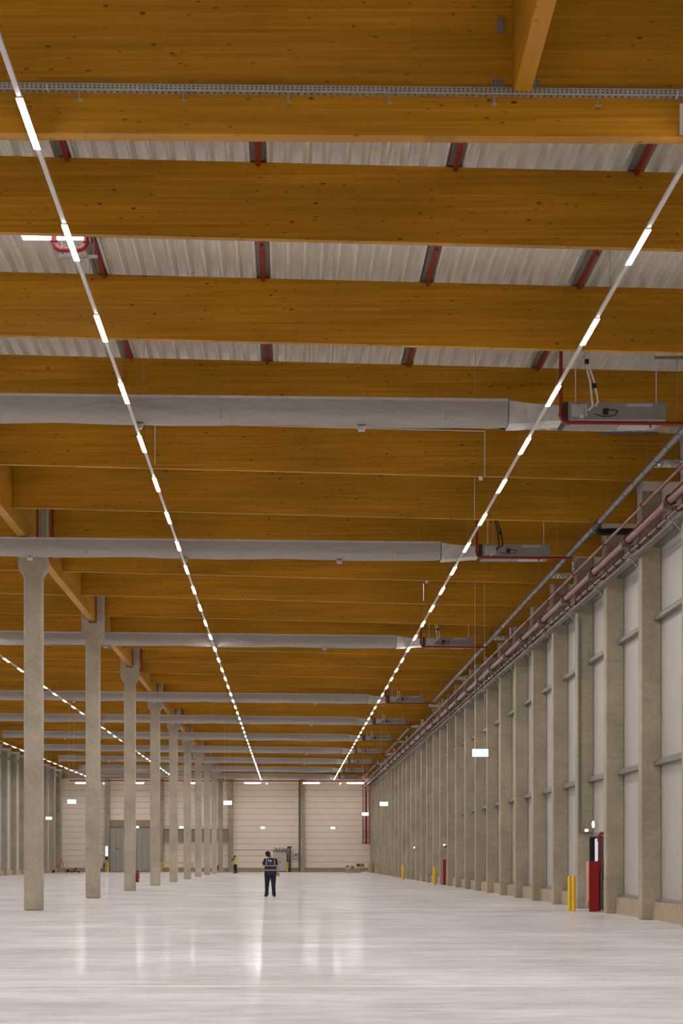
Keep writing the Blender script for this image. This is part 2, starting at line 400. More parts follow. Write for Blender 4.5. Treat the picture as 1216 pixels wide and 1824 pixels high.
# ------------------------------------------------------------------ columns with forked heads
CX = -7.38
def column_mesh():
    w2, c2 = .26, .42
    m = MB(); shaft = [(-w2, 0), (w2, 0), (w2, 8.3)]
    # outline in x,z extruded through y: shaft, chamfered head, fork
    pr = [(-w2, 0), (w2, 0), (w2, 9.62), (c2, 9.86), (c2, 11.80), (.14, 11.80), (.14, 10.36), (-.14, 10.36), (-.14, 11.80), (-c2, 11.80), (-c2, 9.86), (-w2, 9.62)]
    m.v = [(x, -.26, z) for x, z in pr]+[(x, .26, z) for x, z in pr]; n = len(pr)
    m.f = [(i, (i+1) % n, n+(i+1) % n, n+i) for i in range(n)]
    def cap(o, flip):
        q = [(0, 1, 2, 11), (11, 2, 3, 10), (10, 3, 6, 7), (3, 4, 5, 6), (7, 8, 9, 10)]
        return [tuple(o+i for i in (reversed(f) if flip else f)) for f in q]
    m.f += cap(0, False)+cap(n, True)
    return m.mesh('concrete_column', M['col'])
cmesh = column_mesh()
cys = [59.15+17.88*i for i in range(10)]
for i, y in enumerate(cys):
    o = put('concrete_column', cmesh, None, (CX, y, 0)); bv = o.modifiers.new('bevel', 'BEVEL'); bv.width = .03; bv.segments = 1; bv.limit_method = 'ANGLE'
    tag(o, 'square concrete column with forked head, %s of the row from the camera' % ordw(i), 'column', 'concrete columns of the centre row')

# ------------------------------------------------------------------ timber
def beam_obj(name, x0, x1, y, zbot, wdt, label, cat, group=None, ztop=zt):
    L = x1-x0; cx = (x0+x1)/2
    mb = MB().hexa([(x0-cx, 0, zbot(x0)), (x1-cx, 0, zbot(x1)), (x1-cx, wdt, zbot(x1)), (x0-cx, wdt, zbot(x0)),
                    (x0-cx, 0, ztop(x0)), (x1-cx, 0, ztop(x1)), (x1-cx, wdt, ztop(x1)), (x0-cx, wdt, ztop(x0))])
    mb.v = [(a, b, c-10.5) for a, b, c in mb.v]
    o = put(name, mb.mesh(name, M['wood']), None, (cx, y, 10.5)); tag(o, label, cat, group); return o
o1 = beam_obj('main_beam', -14, XR-.02, 23.8, lambda x: 9.93-.006*x, .24, 'deep timber beam with a cable tray, nearest at the top of the picture', 'beam')
# right bay and left bay beams; left bay ones only where the photo can see them
for k in range(0, 33):
    xl = CX+.13
    if k < 2: xl = -9.0
    beam_obj('roof_beam', xl, XR-.02, BD(k), zb, BW, 'timber roof beam spanning the right aisle, %s behind the deep near beam' % ordw(k), 'beam', 'timber roof beams over the right aisle')
for k in range(5, 33):
    beam_obj('roof_beam', XL+.02, CX-.13, BD(k), zb, BW, 'timber roof beam over the left aisle beyond the columns, %s from the camera' % ordw(k-5), 'beam', 'timber roof beams over the left aisle')
# girders along the column row (built along local x and turned)
gy = [(cys[0]-17.88+.27, cys[0]+.0-.27)]+[(cys[i]+.0, cys[i+1]-.0) for i in range(9)]
gb, gtz = 10.41, zt(CX)-.01
for i in range(10):
    y0 = (cys[i]-17.88); y1 = cys[i]; y0 = max(y0, 42.0) + .01; y1 -= .01
    L = y1-y0
    o = put('girder', MB().box(-L/2, L/2, -.12, .12, gb-11, gtz-11).mesh('girder', M['wood']), None, (CX, (y0+y1)/2, 11), (0, 0, PI/2))
    tag(o, 'timber girder running along the column row into the %s column head' % ordw(i), 'girder', 'timber girders on the column row')
L = DW-.6-cys[9]
o = put('girder', MB().box(-L/2+.01, L/2, -.12, .12, gb-11, gtz-11).mesh('girder', M['wood']), None, (CX, cys[9]+L/2, 11), (0, 0, PI/2))
tag(o, 'timber girder from the last column head to the end wall', 'girder', 'timber girders on the column row')
# short member meeting the deep near beam, with steel angle brackets
sm = put('cross_beam', MB().box(-3.4, 3.4, -.1, .1, 10.37-11, 11.5-11).mesh('cross_beam', M['wood']), None, (2.655, 20.39, 11), (0, 0, PI/2-.014))
tag(sm, 'short timber beam meeting the deep near beam at top right', 'beam')
brk = empty('angle_bracket', (2.64, 23.79, 10.4)); tag(brk, 'galvanised angle bracket plates at the foot of the short timber beam', 'bracket')
pl = MB().box(-.08, .08, -.012, 0, 0, .15)
for dx in (-.215, .2):
    p_ = build(MB().box(-.075, .075, -.012, 0, .0, .15), 'plate', M['galv'], brk, (dx, 0, .02))
    for a in (-.045, 0, .045):
        for b in (.03, .075, .12): build(MB().tube([(a, -.013, b), (a, -.02, b)], .007, 6), 'nail_head', M['black'], p_)
b2 = empty('angle_bracket', (2.46, 23.79, 11.1)); tag(b2, 'small upper bracket plate with two bolts on the deep near beam', 'bracket')
p_ = build(MB().box(-.04, .04, -.02, 0, .0, .17), 'plate', M['galv'], b2)
for z in (.05, .12): build(MB().tube([(0, -.02, z), (0, -.03, z)], .013, 8), 'bolt', M['tray'], p_)
ep = build(MB().box(0, .05, -.03, 0, 0, .36), 'end_plate', M['white'], None, (4.545, 23.80, 9.92)); tag(ep, 'narrow white plate on the deep near beam at the right edge', 'plate')

# perforated cable tray on the near face of the deep beam
ty = 23.64; tz = lambda x: 10.37-.010*x
tr = empty('cable_tray', (0, ty, 0)); tag(tr, 'perforated galvanised cable tray fixed along the deep near beam', 'cable tray')
x0, x1 = -5.2, 6.2
def slab(m, xa, xb, ya, yb, za, zb_):  # follows tray slope
    m.hexa([(xa, ya, tz(xa)+za), (xb, ya, tz(xb)+za), (xb, yb, tz(xb)+za), (xa, yb, tz(xa)+za), (xa, ya, tz(xa)+zb_), (xb, ya, tz(xb)+zb_), (xb, yb, tz(xb)+zb_), (xa, yb, tz(xa)+zb_)])
m = MB(); slab(m, x0, x1, 0, .003, 0, .075); build(m, 'side_wall', M['tray'], tr)
m = MB(); slab(m, x0, x1, .003, .03, 0, .003); slab(m, x0, x1, .1, .12, 0, .003)
x = x0
while x < x1: slab(m, x, x+.05, .03, .1, 0, .003); x += .075
o = build(m, 'tray_bottom', M['tray'], tr); 
m = MB(); x = x0+.03
while x < x1:
    slab(m, x, x+.02, -.002, 0, .048, .060); slab(m, x, x+.02, -.002, 0, .018, .030); x += .052
o = build(m, 'perforations', M['darkhole'], tr); o['kind'] = 'stuff'
m = MB(); slab(m, x0, x1, -.004, 0, -.004, .006); build(m, 'bottom_lip', M['unitlight'], tr)
for px in (140, 325, 512, 692, 880, 1065):
    x = (px-514.5)*ty/FPX
    h_ = build(MB().tube([(x, .05, tz(x)-.0), (x+.01, .05, tz(x)-.10)], .009, 6).box(x-.02, x+.04, .03, .07, tz(x)-.115, tz(x)-.1), 'hanger', M['tray'], tr)
for px, dd in ((82, .03), (1208, -.03)):
    x = (px-514.5)*ty/FPX
    build(MB().tube([(x, -.012, tz(x)+.05), (x+dd, -.012, tz(x)-.045)], .009, 6), 'cable_end', M['white'], tr)

# ------------------------------------------------------------------ LED lines
HL = 9.725
LM, LP_ = 1.575, 4.415
def light_line(x, first, count, lab, wires, y0ext):
    t = empty('light_line', (x, 0, HL)); tag(t, lab, 'light fixture', 'LED light lines')
    ys = [first+LP_*i for i in range(count)]
    build(MB().box(-.027, .027, ys[0]-2, ys[-1]+LM, .006, .042), 'trunking', M['trunk'], t)
    lens = MB().box(-.036, .036, 0, LM, -.004, 0).mesh('lamp_module', M['led'])
    house = MB().box(-.038, .038, -.01, LM+.01, .0, .012).mesh('lamp_housing', M['trunk'])
    for y in ys:
        put('lamp_module', lens, t, (0, y, -.008)); put('lamp_housing', house, t, (0, y, -.007))
    if wires:
        wm = MB().tube([(0, 0, .042), (0, 0, zb(x)-HL)], .004, 5).mesh('suspension_wire', M['galv'])
        for k in range(33): put('suspension_wire', wm, t, (0, BD(k)+.11, 0))
    return ys
light_line(-2.915, 22.1-LP_*7, 51, 'straight line of LED lamps left of centre, full length of the right aisle', True, 0)
light_line(4.695, 22.3-LP_*7, 51, 'straight line of LED lamps right of centre, nearer the right wall', True, 0)
light_line(-11.72, 22.2-LP_*7, 51, 'line of LED lamps just beyond the column row', False, 0)
light_line(-20.3, 22.2-LP_*7, 51, 'line of LED lamps along the far left wall', False, 0)

# ------------------------------------------------------------------ sprinkler pipes under the deck
for i, (X, lab) in enumerate(((-3.23, 'red sprinkler pipe under the deck above the left lamp line'), (-.45, 'red sprinkler pipe under the deck at mid picture'), (2.43, 'red sprinkler pipe under the deck right of centre'), (5.07, 'red sprinkler pipe under the deck near the right lamp line'))):
    ys = 33.0 if i == 0 else 18
    z = zt(X)-.13+.1
    sp = empty('sprinkler_pipe', (X, ys, z)); tag(sp, lab, 'pipe', 'sprinkler pipes under the roof deck')
    build(MB().tube([(0, 0, 0), (0, 66-ys, 0)], .037, 10), 'pipe', M['red'], sp, smooth=True)
    if i == 0: 
        build(MB().tube([(0, -5.0-8, 0), (0, -1.4, 0)], .037, 10), 'pipe', M['red'], sp, smooth=True)
    build(MB().box(-.11, .11, -11 if i == 0 else 0, 66-ys, .055, .07), 'pipe_shadow_strip', M['strip'], sp)  # added flat strip, its dark colour stands in for shadow beside the pipe
    for k in range(0, 6):
        y = BD(k)-ys-2.2
        if y > 0.3: build(MB().tube([(0, y, .0), (0, y, -.06)], .014, 8).tube([(0, y, -.06), (0, y, -.07)], .026, 8), 'sprinkler_head', M['darkhole'], sp)
# flanged bends under the skylight
vb = empty('pipe_bend', (-3.81, 33.15, 11.37)); tag(vb, 'red flanged pipe bend hanging under the bright skylight', 'pipe')
build(MB().tube([(0, 0, .33), (0, 0, .12), (.03, 0, .04), (.10, 0, 0), (.40, 0, .0), (.48, 0, .03), (.52, 0, .1), (.52, .05, .36)], .042, 12), 'pipe', M['red'], vb, smooth=True)
for x, z, hz in ((0, .26, True), (0, .13, True), (.13, 0, False), (.37, 0, False), (.52, .12, True)):
    build(MB().tube([(x, 0, z), (x, 0, z+.02)] if hz else [(x, 0, z), (x+.02, 0, z)], .064, 12), 'flange', M['red'], vb, smooth=True)
st = build(MB().prism([(0, 0), (.05, 0), (.05, .05), (.04, .05), (.04, .01), (.01, .01), (.01, .05), (0, .05)], 'x', 0, .64).box(.05, .06, .02, .03, .05, .45).box(.57, .58, .02, .03, .05, .45), 'strut_channel', M['galv'], None, (-3.76, 33.32, 11.29)); tag(st, 'grey steel strut channel carrying the red pipe bend', 'strut')
# skylight
sk = empty('skylight', (-3.85, 32.7, 11.70)); tag(sk, 'bright rectangular skylight panel in the roof deck', 'skylight')
build(MB().box(-.53, .53, -.97, .97, .0, .02), 'light_panel', M['sky'], sk)
for q in ((-.59, -.53, -1.03, 1.03), (.53, .59, -1.03, 1.03), (-.53, .53, .97, 1.03), (-.53, .53, -1.03, -.97)): build(MB().box(*q, -.02, .05), 'frame', M['unitlight'], sk)

# ------------------------------------------------------------------ textile air ducts
SD = .011
duct_y = [39.15, 56.5, 80.2, 109.0, 126.5, 144.0, 161.4, 178.9, 196.4, 213.2]
def duct_profile(sag):
    pr = [(0, 0), (.70, 0), (.70, -.26)]
    for i in range(1, 8):
        a = PI*i/8; pr.append((.35+.35*math.cos(a), -.26-(.215+sag)*math.sin(a)))
    return pr+[(0, -.26)]
def textile_duct(i, y, x0, x1, ztop):
    t = empty('air_duct', (x1, y, ztop)); tag(t, 'long grey textile air duct hung across the hall, %s from the camera' % ordw(i), 'air duct', 'textile air ducts')
    rs = []; L = x1-x0; n = int(L/.35) if i < 4 else int(L/.8); rr = random.Random(i)
    sup = 4.3
    for a in range(n+1):
        x = -L*a/n; ph = (-x % sup)/sup
        sag = .035*math.sin(PI*ph)-.01+rr.uniform(-.006, .006)
        rs.append([(x, p[0]-(.02*math.sin(PI*ph) if p[0] < .1 and -.5 < p[1] < -.05 else 0), p[1]-SD*x) for p in duct_profile(sag)])
    build(MB().rings(rs), 'fabric_sleeve', M['fabric'], t, smooth=True)
    build(MB().hexa([(-L, -.03, SD*L-.05), (0, -.03, -.05), (0, -.002, -.05), (-L, -.002, SD*L-.05), (-L, -.03, SD*L), (0, -.03, 0), (0, -.002, 0), (-L, -.002, SD*L)]), 'top_bead', M['unitlight'], t)
    sm_ = MB().box(-.012, .012, -.006, 0, -.44, -.05).mesh('seam', M['fabric']); tb = MB().prism([(-.09, 0), (.09, 0), (.06, -.09), (-.06, -.09)], 'y', .2, .34).mesh('drain_tab', M['unitlight'])
    k = 0; x = -1.2
    while x > -L+.5:
        put('seam', sm_, t, (x, -.022, -SD*x)); 
        if i < 8: put('drain_tab', tb, t, (x-1.6, 0, -SD*x-.485))
        x -= sup
    wm = MB().tube([(0, .35, .0), (0, .35, 1.3)], .005, 5).mesh('suspension_wire', M['galv'])
    x = -.6
    while x > -L+.5 and i < 5:
        put('suspension_wire', wm, t, (x, 0, -SD*x)); x -= 3.2
    return t
XE = 4.20
for i, y in enumerate(duct_y):
    ztop = 10.30-SD*XE+(.05 if i == 0 else 0)
    x0 = -8.8 if i == 0 else (-14 if i == 1 else -20.2)
    textile_duct(i, y, x0, XE, ztop)
    # fan unit beside it
    u = empty('fan_unit', (XE, y, ztop)); tag(u, 'grey sheet metal fan unit at the right end of the %s air duct' % ordw(i), 'air handling unit', 'fan units at the duct ends')
    rs = []
    for a in range(7):
        q = a/6; s_ = 3*q*q-2*q*q*q
        zt_ = -.02-.10*math.sin(q*PI*.5); zb_ = -.47+.06*s_; y0_ = .02+.02*math.sin(q*7); y1_ = .68
        rs.append([(.02+1.02*q, y0_, zt_), (.02+1.02*q, y1_, zt_), (.02+1.02*q, y1_, zb_), (.02+1.02*q, y0_, zb_)])
    build(MB().rings(rs), 'fabric_cuff', M['fabwhite'], u, smooth=False)
    build(MB().box(1.06, 1.14, -.05, .88, -.43, -.07), 'collar', M['darkhole'], u)
    cs = build(MB().box(1.14, 3.02, -.06, .9, -.42, -.08), 'casing', M['unit'], u, bevel=.012)
    build(MB().box(2.2, 2.9, .05, .8, -.435, -.42), 'inlet_grille', M['unitlight'], u)
    build(MB().box(2.25, 2.75, -.07, -.06, -.16, -.11), 'name_plate', M['unitlight'], u)
    build(MB().box(1.2, 1.5, -.07, -.06, -.36, -.12), 'service_hatch', M['unitlight'], u)
    build(MB().box(1.80, 1.90, -.10, -.06, -.32, -.2), 'control_box', M['black'], u)
    if i < 6:
        build(MB().tube([(1.36, -.09, -.36), (1.42, -.09, -.36)], .035, 8), 'spigot', M['white'], u)
        build(MB().tube([(1.9, -.08, -.22), (2.08, -.09, -.25), (2.02, -.09, -.34), (1.8, -.09, -.36), (1.62, -.08, -.3)], .009, 6), 'cable', M['black'], u)
        pm_ = M['white'] if i == 0 or i > 1 else M['black']
        for dx, zz in ((0, -.24), (.13, -.16)):
            hs = build(MB().tube([(1.52+dx, -.08, zz), (1.60+dx*.8, -.10, zz+.08), (1.55+dx*.6, -.12, .3), (1.47+dx*.4, -.12, .62), (1.46+dx*.3, -.12, 1.05)], .02, 8), 'hose', pm_, u, smooth=True)
        for zz, xx in ((.68, 1.49), (.22, 1.63)):
            build(MB().tube([(xx, -.12, zz-.045), (xx, -.12, zz+.045)], .045, 8), 'tape_wrap', M['black'], u)
    for xx in (1.3, 2.85): build(MB().tube([(xx, .1, -.11), (xx, .1, 1.0)], .01, 6), 'hanging_rod', M['white'], u)
    # red sprinkler drop next to the unit
    p = empty('sprinkler_drop', (5.15, y-.42, 0)); tag(p, 'red L-shaped sprinkler branch pipe below the %s air duct end' % ordw(i), 'pipe', 'sprinkler branch pipes at the duct ends')
    zc = 9.76
    pts = [(0, 0, zt(5.15)), (0, 0, zc+.14), (.02, 0, zc+.07), (.05, 0, zc+.02), (.13, 0, zc), (2.6, 0, zc-.02)]
    build(MB().tube(pts, .037 if i < 4 else .034, 10), 'pipe', M['red'], p, smooth=True)
    build(MB().tube([(0, 0, zc+.12), (0, 0, zc+.17)], .05, 10), 'elbow_coupling', M['red'], p, smooth=True); build(MB().tube([(.11, 0, zc), (.16, 0, zc)], .05, 10), 'elbow_coupling', M['red'], p, smooth=True)
    build(MB().tube([(1.7, 0, zc-.01), (1.7, 0, zc-.1)], .018, 8).tube([(1.7, 0, zc-.03), (1.7, 0, zc-.05)], .045, 8), 'sprinkler_head', M['red'], p)
    for xx in (.45, 2.2): build(MB().tube([(xx, 0, zc-.06), (xx, 0, 11.2)], .006, 5), 'hanging_rod', M['galv'], p)

# ------------------------------------------------------------------ pipe run along the right wall
def longpipe(name, X, z, r, y0, y1, mat, lab, clamp, cr, cm, c0, cl=.05):
    t = empty(name, (X, y0, z)); tag(t, lab, 'pipe')
    build(MB().tube([(0, 0, 0), (0, y1-y0, 0)], r, 14), 'pipe', mat, t, smooth=True)
    cmh = MB().tube([(0, 0, 0), (0, cl, 0)], cr, 12).mesh('clamp', cm)
    y = c0
    while y < y1-.5: put('clamp', cmh, t, (0, y-y0, 0)); y += clamp
    return t
big = longpipe('supply_pipe', 8.30, 9.30, .105, 30, 224.5, M['redbrown'], 'thick red-brown supply pipe along the top of the right wall', PS, .13, M['redbrown'], pds[0]-.1, .12)
mid = longpipe('clamped_pipe', 8.40, 9.05, .045, 30, 224.5, M['redbrown'], 'thin red-brown pipe with many clamps below the thick wall pipe', 1.2, .062, M['darkhole'], 44.1, .05)
thin = longpipe('upper_pipe', 7.98, 9.47, .042, 30, 224.5, M['redbrown'], 'thin red-brown pipe above and inside the thick wall pipe', PS, .06, M['red'], 46.1, .06)
# bracket arms on each pillar
arm = MB().box(8.16, XP, .1, .38, 9.13, 9.19).box(8.16, 8.19, .1, .38, 9.19, 9.3).mesh('pipe_bracket', M['rail'])
tray2 = empty('wall_cable_tray', (0, 30, 0)); tag(tray2, 'galvanised cable tray on brackets below the wall pipes', 'cable tray')
build(MB().box(8.44, 8.61, 0, 194, 8.90, 8.905).box(8.44, 8.445, 0, 194, 8.905, 8.94).box(8.605, 8.61, 0, 194, 8.905, 8.94), 'tray', M['traydull'], tray2)
for j, y in enumerate(pds):
    put('bracket_arm', arm, big, (-8.30, y-30, -9.30))
    if j < 12: build(MB().hexa([(8.2, y+.1, 8.86), (8.62, y+.1, 8.86), (8.62, y+.14, 8.86), (8.2, y+.14, 8.86), (8.2, y+.1, 8.9), (8.62, y+.1, 8.9), (8.62, y+.14, 8.9), (8.2, y+.14, 8.9)]).tube([(8.35, y+.12, 8.87), (8.61, y+.12, 8.6)], .012, 5), 'bracket', M['tray'], tray2, (0, -30, 0))
# grey drain pipe, three lengths
def drain(y0, y1, lab):
    t = longpipe('drain_pipe', 7.72, 9.88, .075, y0, y1, M['greypipe'], lab, 1.35, .085, M['rail'], y0+.6, .04)
    w_ = MB().tube([(0, 0, .07), (0, 0, .6)], .005, 5).mesh('suspension_wire', M['galv'])
    y = .5
    while y < y1-y0: put('suspension_wire', w_, t, (0, y, 0)); y += 2.7
    return t
drain(38.2, 112, 'dark grey drain pipe along the roof near the right wall'); drain(131, 164, 'second grey drain pipe length further along the right wall'); drain(175, 214, 'last grey drain pipe length close to the end wall')
bh = empty('drain_branch', (7.72, 52.0, 9.88)); tag(bh, 'black wrapped branch hose from the grey drain pipe to the wall', 'hose')
build(MB().tube([(0, -1.2, -.005), (.02, -.3, -.01), (.10, .1, -.02), (.28, .35, -.02), (.6, .45, .0), (1.35, .5, .02)], [.088, .095, .095, .09, .085, .085], 12), 'hose', M['black'], bh, smooth=True)
# insulated roof outlets
for i in range(9):
    y = 43.9+17.4*i
    t = empty('insulated_outlet', (8.35, y, 9.98)); tag(t, 'foil-wrapped roof drain outlet by the right wall, %s from the camera' % ordw(i), 'pipe', 'foil-wrapped roof drain outlets')
    build(MB().tube([(-.52, 0, -.05), (-.44, 0, 0), (.0, 0, .0), (.12, 0, .0)], [.05, .085, .085, .085], 12), 'foil_pipe', M['alu'], t, smooth=True)
    build(MB().tube([(.2, 0, .0), (.2, 0, .42)], .075, 10), 'foil_riser', M['alu'], t, smooth=True)
# red cross link pipes at pipe run
for i, y in enumerate((61.3, 114.5, 150.0)):
    o = build(MB().tube([(7.98, y, 9.43), (8.26, y, 9.3)], .03, 8), 'link_pipe', M['red'], None, smooth=True); tag(o, 'short dark red link pipe between the wall pipes, %s from the camera' % ordw(i), 'pipe', 'link pipes of the wall pipe run')
# vertical red risers on the right wall
for (px, y, ztop, zbot, elbow, lab) in ((800, 112.6, 8.85, 2.15, True, 'red riser pipe on the right wall ending in an elbow above the red post'), (726.6, 151.6, 8.85, 4.0, False, 'red riser pipe on the right wall further away')):
    X = (px-514.5)*y/FPX
    t = empty('riser_pipe', (X, y, 0)); tag(t, lab, 'pipe')
    pts = [(0, 0, ztop), (0, 0, zbot+.12), (-.03, 0, zbot+.03), (-.12, 0, zbot), (-.28 if elbow else -.13, 0, zbot)]
    build(MB().tube(pts if elbow else [(0, 0, ztop), (0, 0, zbot)], .055, 10), 'pipe', M['redbrown'], t, smooth=True)
    build(MB().tube([(0, 0, zbot+.9), (0, 0, zbot+1.0)] if elbow else [(0, 0, zbot), (0, 0, zbot+.15)], .085, 10), 'valve' if elbow else 'flange', M['red'] if not elbow else M['unitlight'], t, smooth=True)
# three red mains at the far wall corner
fm = [(646.3, .05), (651.7, .11), (659.3, .14)]
for i, (px, r) in enumerate(fm):
    X = (px-514.5)*225/FPX
    t = empty('vertical_main', (X, 225, 0)); tag(t, ('thin', 'middle', 'thickest')[i]+' red vertical main pipe in the right corner of the end wall', 'pipe', 'red mains at the end wall')
    build(MB().tube([(0, 0, 9.9), (0, 0, 3.3)], r, 12), 'pipe', M['deepred'], t, smooth=True)
    build(MB().tube([(0, 0, 3.1), (0, 0, 3.35)], r*1.25, 12), 'end_cap', M['red'], t, smooth=True)
    for z in (4.5, 3.9): build(MB().box(-r-.05, r+.05, .0, 1.0, z, z+.05), 'bracket', M['rail'], t)
hm = build(MB().tube([(-24.0, 223.6, 10.03), (8.6, 223.6, 9.97)], .06, 10), 'horizontal_main', M['deepred'], None, smooth=True); tag(hm, 'long red horizontal main pipe along the top of the end wall', 'pipe')
for x in range(-22, 9, 5): build(MB().tube([(x, 223.6, 10.03), (x, 223.6, zt(x)+.1)], .015, 6), 'hanging_rod', M['rail'], hm)
# tube lights and small lamps on the far wall
for i, X in enumerate((-4.0, 2.45, 7.28, -16.9, -10.6, -22.6)):
    t = empty('wall_tube_light', (X*.988, 222.3, 9.66)); tag(t, 'horizontal white tube light high before the end wall, %s' % ('by the left lamp line end', 'between the two lamp line ends', 'by the right corner', 'above the grey gate', 'above the yellow railing', 'by the left corner')[i], 'light fixture', 'tube lights on the end wall')
    build(MB().box(-.87, .87, -.06, .06, 0, .08), 'tube', M['tube'], t); build(MB().box(-.9, .9, .06, .2, -.02, .1), 'housing', M['white'], t)
for i, X in enumerate((-2.43, 5.65, -20.4)):
    o = build(MB().tube([(0, 0, 0), (0, .12, 0)], .07, 10), 'spot_lamp', M['spot'], None, (X, 225, 9.74)); tag(o, 'small round spot lamp high on the end wall, %s' % ('beside the left lamp line end', 'beside the right lamp line end', 'near the left corner')[i], 'light fixture', 'small lamps on the end wall')
    build(MB().box(-.02, .02, .12, 1.0, -.02, .02), 'arm', M['rail'], o)

# ------------------------------------------------------------------ exit signs
def exit_sign(px, py, D, where, wires=True, s=1.0):
    X = (px-514.5)*D/FPX; z = 1.5+(1529-py)*D/FPX
    t = empty('exit_sign', (X, D, z-.13)); tag(t, 'lit green-white exit sign '+where, 'exit sign', 'emergency exit signs')
    w_, h = .27*s, .26*s
    build(MB().box(-w_, w_, -.03, .03, 0, h), 'sign_box', M['exit'], t)
    build(MB().box(-w_+.01, w_-.01, -.034, -.03, .015, h-.015), 'green_field', M['exitgreen'], t)
    pic = MB().box(-w_+.02, -.02, -.038, -.034, .02, h-.02)                    # lit doorway field
    pic.prism([(.02, .11*s), (.12*s, .11*s), (.12*s, .06*s), (.22*s, .13*s), (.12*s, .20*s), (.12*s, .15*s), (.02, .15*s)], 'y', -.038, -.034)   # arrow
    build(pic, 'pictogram', M['exit'], t)
    # running figure in front of the doorway
    f = MB().box(-.17*s, -.11*s, -.041, -.038, .09*s, .17*s).tube([(-.12*s, -.04, .2*s), (-.12*s, -.041, .2*s)], .022*s, 8)
    f.hexa([(-.2*s, -.041, .04*s), (-.17*s, -.041, .03*s), (-.17*s, -.038, .03*s), (-.2*s, -.038, .04*s), (-.16*s, -.041, .1*s), (-.13*s, -.041, .09*s), (-.13*s, -.038, .09*s), (-.16*s, -.038, .1*s)])
    f.hexa([(-.09*s, -.041, .03*s), (-.06*s, -.041, .04*s), (-.06*s, -.038, .04*s), (-.09*s, -.038, .03*s), (-.15*s, -.041, .1*s), (-.11*s, -.041, .1*s), (-.11*s, -.038, .1*s), (-.15*s, -.038, .1*s)])
    build(f, 'running_figure', M['exitgreen'], t)
    if wires:
        ww = MB().tube([(0, 0, 0), (0, 0, zt(X)-(z-.13)-h+.15)], .004, 5).mesh('suspension_wire', M['white'])
        for dx in (-.18*s, .14*s): put('suspension_wire', ww, t, (dx, 0, h))
exit_sign(855, 1341, 70, 'hanging nearest, at the right')
exit_sign(683.5, 1432, 135, 'hanging just left of the right wall')
exit_sign(650.5, 1450, 166, 'hanging in front of the red main pipes')
exit_sign(405.5, 1430, 132.5, 'hanging above the distant worker')
exit_sign(127.5, 1428, 130.5, 'hanging over the left aisle')
exit_sign(87, 1457.5, 183, 'hanging far off by the left wall')
exit_sign(468, 1474, 224, 'small and far, above the switch cabinet', True, .9)
exit_sign(592.5, 1474.5, 224, 'small and far, right of the switch cabinet', True, .9)
exit_sign(323.5, 1473.5, 218, 'small and far, among the columns', False, .9)
exit_sign(243.5, 1473, 224.8, 'small and far, over the grey gate', False, .9)

# ------------------------------------------------------------------ bollards, guards, door bay
def bollard(px, by, lab, r=.055, h=1.0):
    D = 1.5*FPX/(by-1529); X = (px-514.5)*D/FPX
    t = empty('bollard', (X, D, 0)); tag(t, lab, 'bollard', 'yellow safety bollards')
    build(MB().tube([(0, 0, 0), (0, 0, h-.02), (0, 0, h)], [r, r, r*.7], 16), 'post', M['yellow'], t, smooth=True)
    build(MB().tube([(0, 0, 0), (0, 0, .012)], r*1.25, 12), 'base_plate', M['yellow'], t)
bollard(1014.2, 1622.2, 'left one of the two near yellow bollards beside the red guard box')
bollard(1021.3, 1623.0, 'right one of the two near yellow bollards, next to the red guard box')
bollard(773.3, 1576.3, 'yellow bollard left of the slim red post by the right wall', .08, 1.02)
bollard(717.4, 1567.7, 'yellow bollard further along the right wall', .085, 1.02)
bollard(657.2, 1553.9, 'tiny yellow bollard in the far right corner', .09, 1.0)
bollard(511.5, 1553.4, 'tiny yellow bollard beside the dark switch cabinet column', .10, 1.05)
bollard(192.0, 1553.3, 'tiny yellow bollard in front of the grey gate', .09, 1.05)
# red post at D 115
rp = empty('red_guard_post', (8.74, 115.0, 0)); tag(rp, 'slim tall red guard post by the right wall below the riser elbow', 'guard post')
build(MB().box(-.085, .085, -.1, .3, 0, 1.43), 'post', M['deepred'], rp, bevel=.01); build(MB().box(-.1, .1, -.12, .32, 0, .015), 'base_plate', M['rail'], rp)
# guard box around the riser near the door
gbx = empty('red_guard_box', (8.525, 57.4, 0)); tag(gbx, 'tall red folded steel guard box around the riser by the exit door', 'guard box')
pinkw = plain('painted_sheen_red_side', srgb(196, 132, 112), .3, 0, .15, 5)  # paler colour stands in for light reflected on the guard's room side
build(MB().box(-.10, .15, 0, .008, 0, 1.42), 'front_plate', M['deepred'], gbx)
build(MB().hexa([(-.10, .008, .38), (-.092, .008, .38), (-.092, .6, 0), (-.10, .6, 0), (-.10, .008, 1.42), (-.092, .008, 1.42), (-.092, .6, 1.42), (-.10, .6, 1.42)]), 'side_plate', pinkw, gbx)
build(MB().box(.142, .15, .008, .6, 0, 1.42), 'side_plate', M['deepred'], gbx)
rz = empty('sprinkler_riser', (8.84, 58.25, 0)); tag(rz, 'red sprinkler riser with valve in the door bay behind the guard box', 'pipe')
build(MB().tube([(0, 0, .0), (0, 0, 2.15), (.03, 0, 2.2), (.14, 0, 2.22)], .04, 10), 'pipe', M['deepred'], rz, smooth=True)
build(MB().tube([(0, 0, 1.98), (0, 0, 2.12)], .06, 10), 'valve', M['red'], rz, smooth=True)
build(MB().tube([(-.25, -.02, 1.36), (-.12, -.02, 1.32), (0, 0, 1.42)], .03, 8), 'branch', M['deepred'], rz, smooth=True)
build(MB().tube([(-.2, -.04, 1.25), (.03, -.04, 1.32)], .02, 8).box(-.05, .05, -.06, 0, 1.1, 1.45), 'hand_wheel', M['red'], rz)
dk = build(MB().box(0, .15, 0, .12, .9, 1.45), 'alarm_valve', M['black'], None, (8.93, 58.2, 0)); tag(dk, 'dark valve block behind the red riser', 'valve')
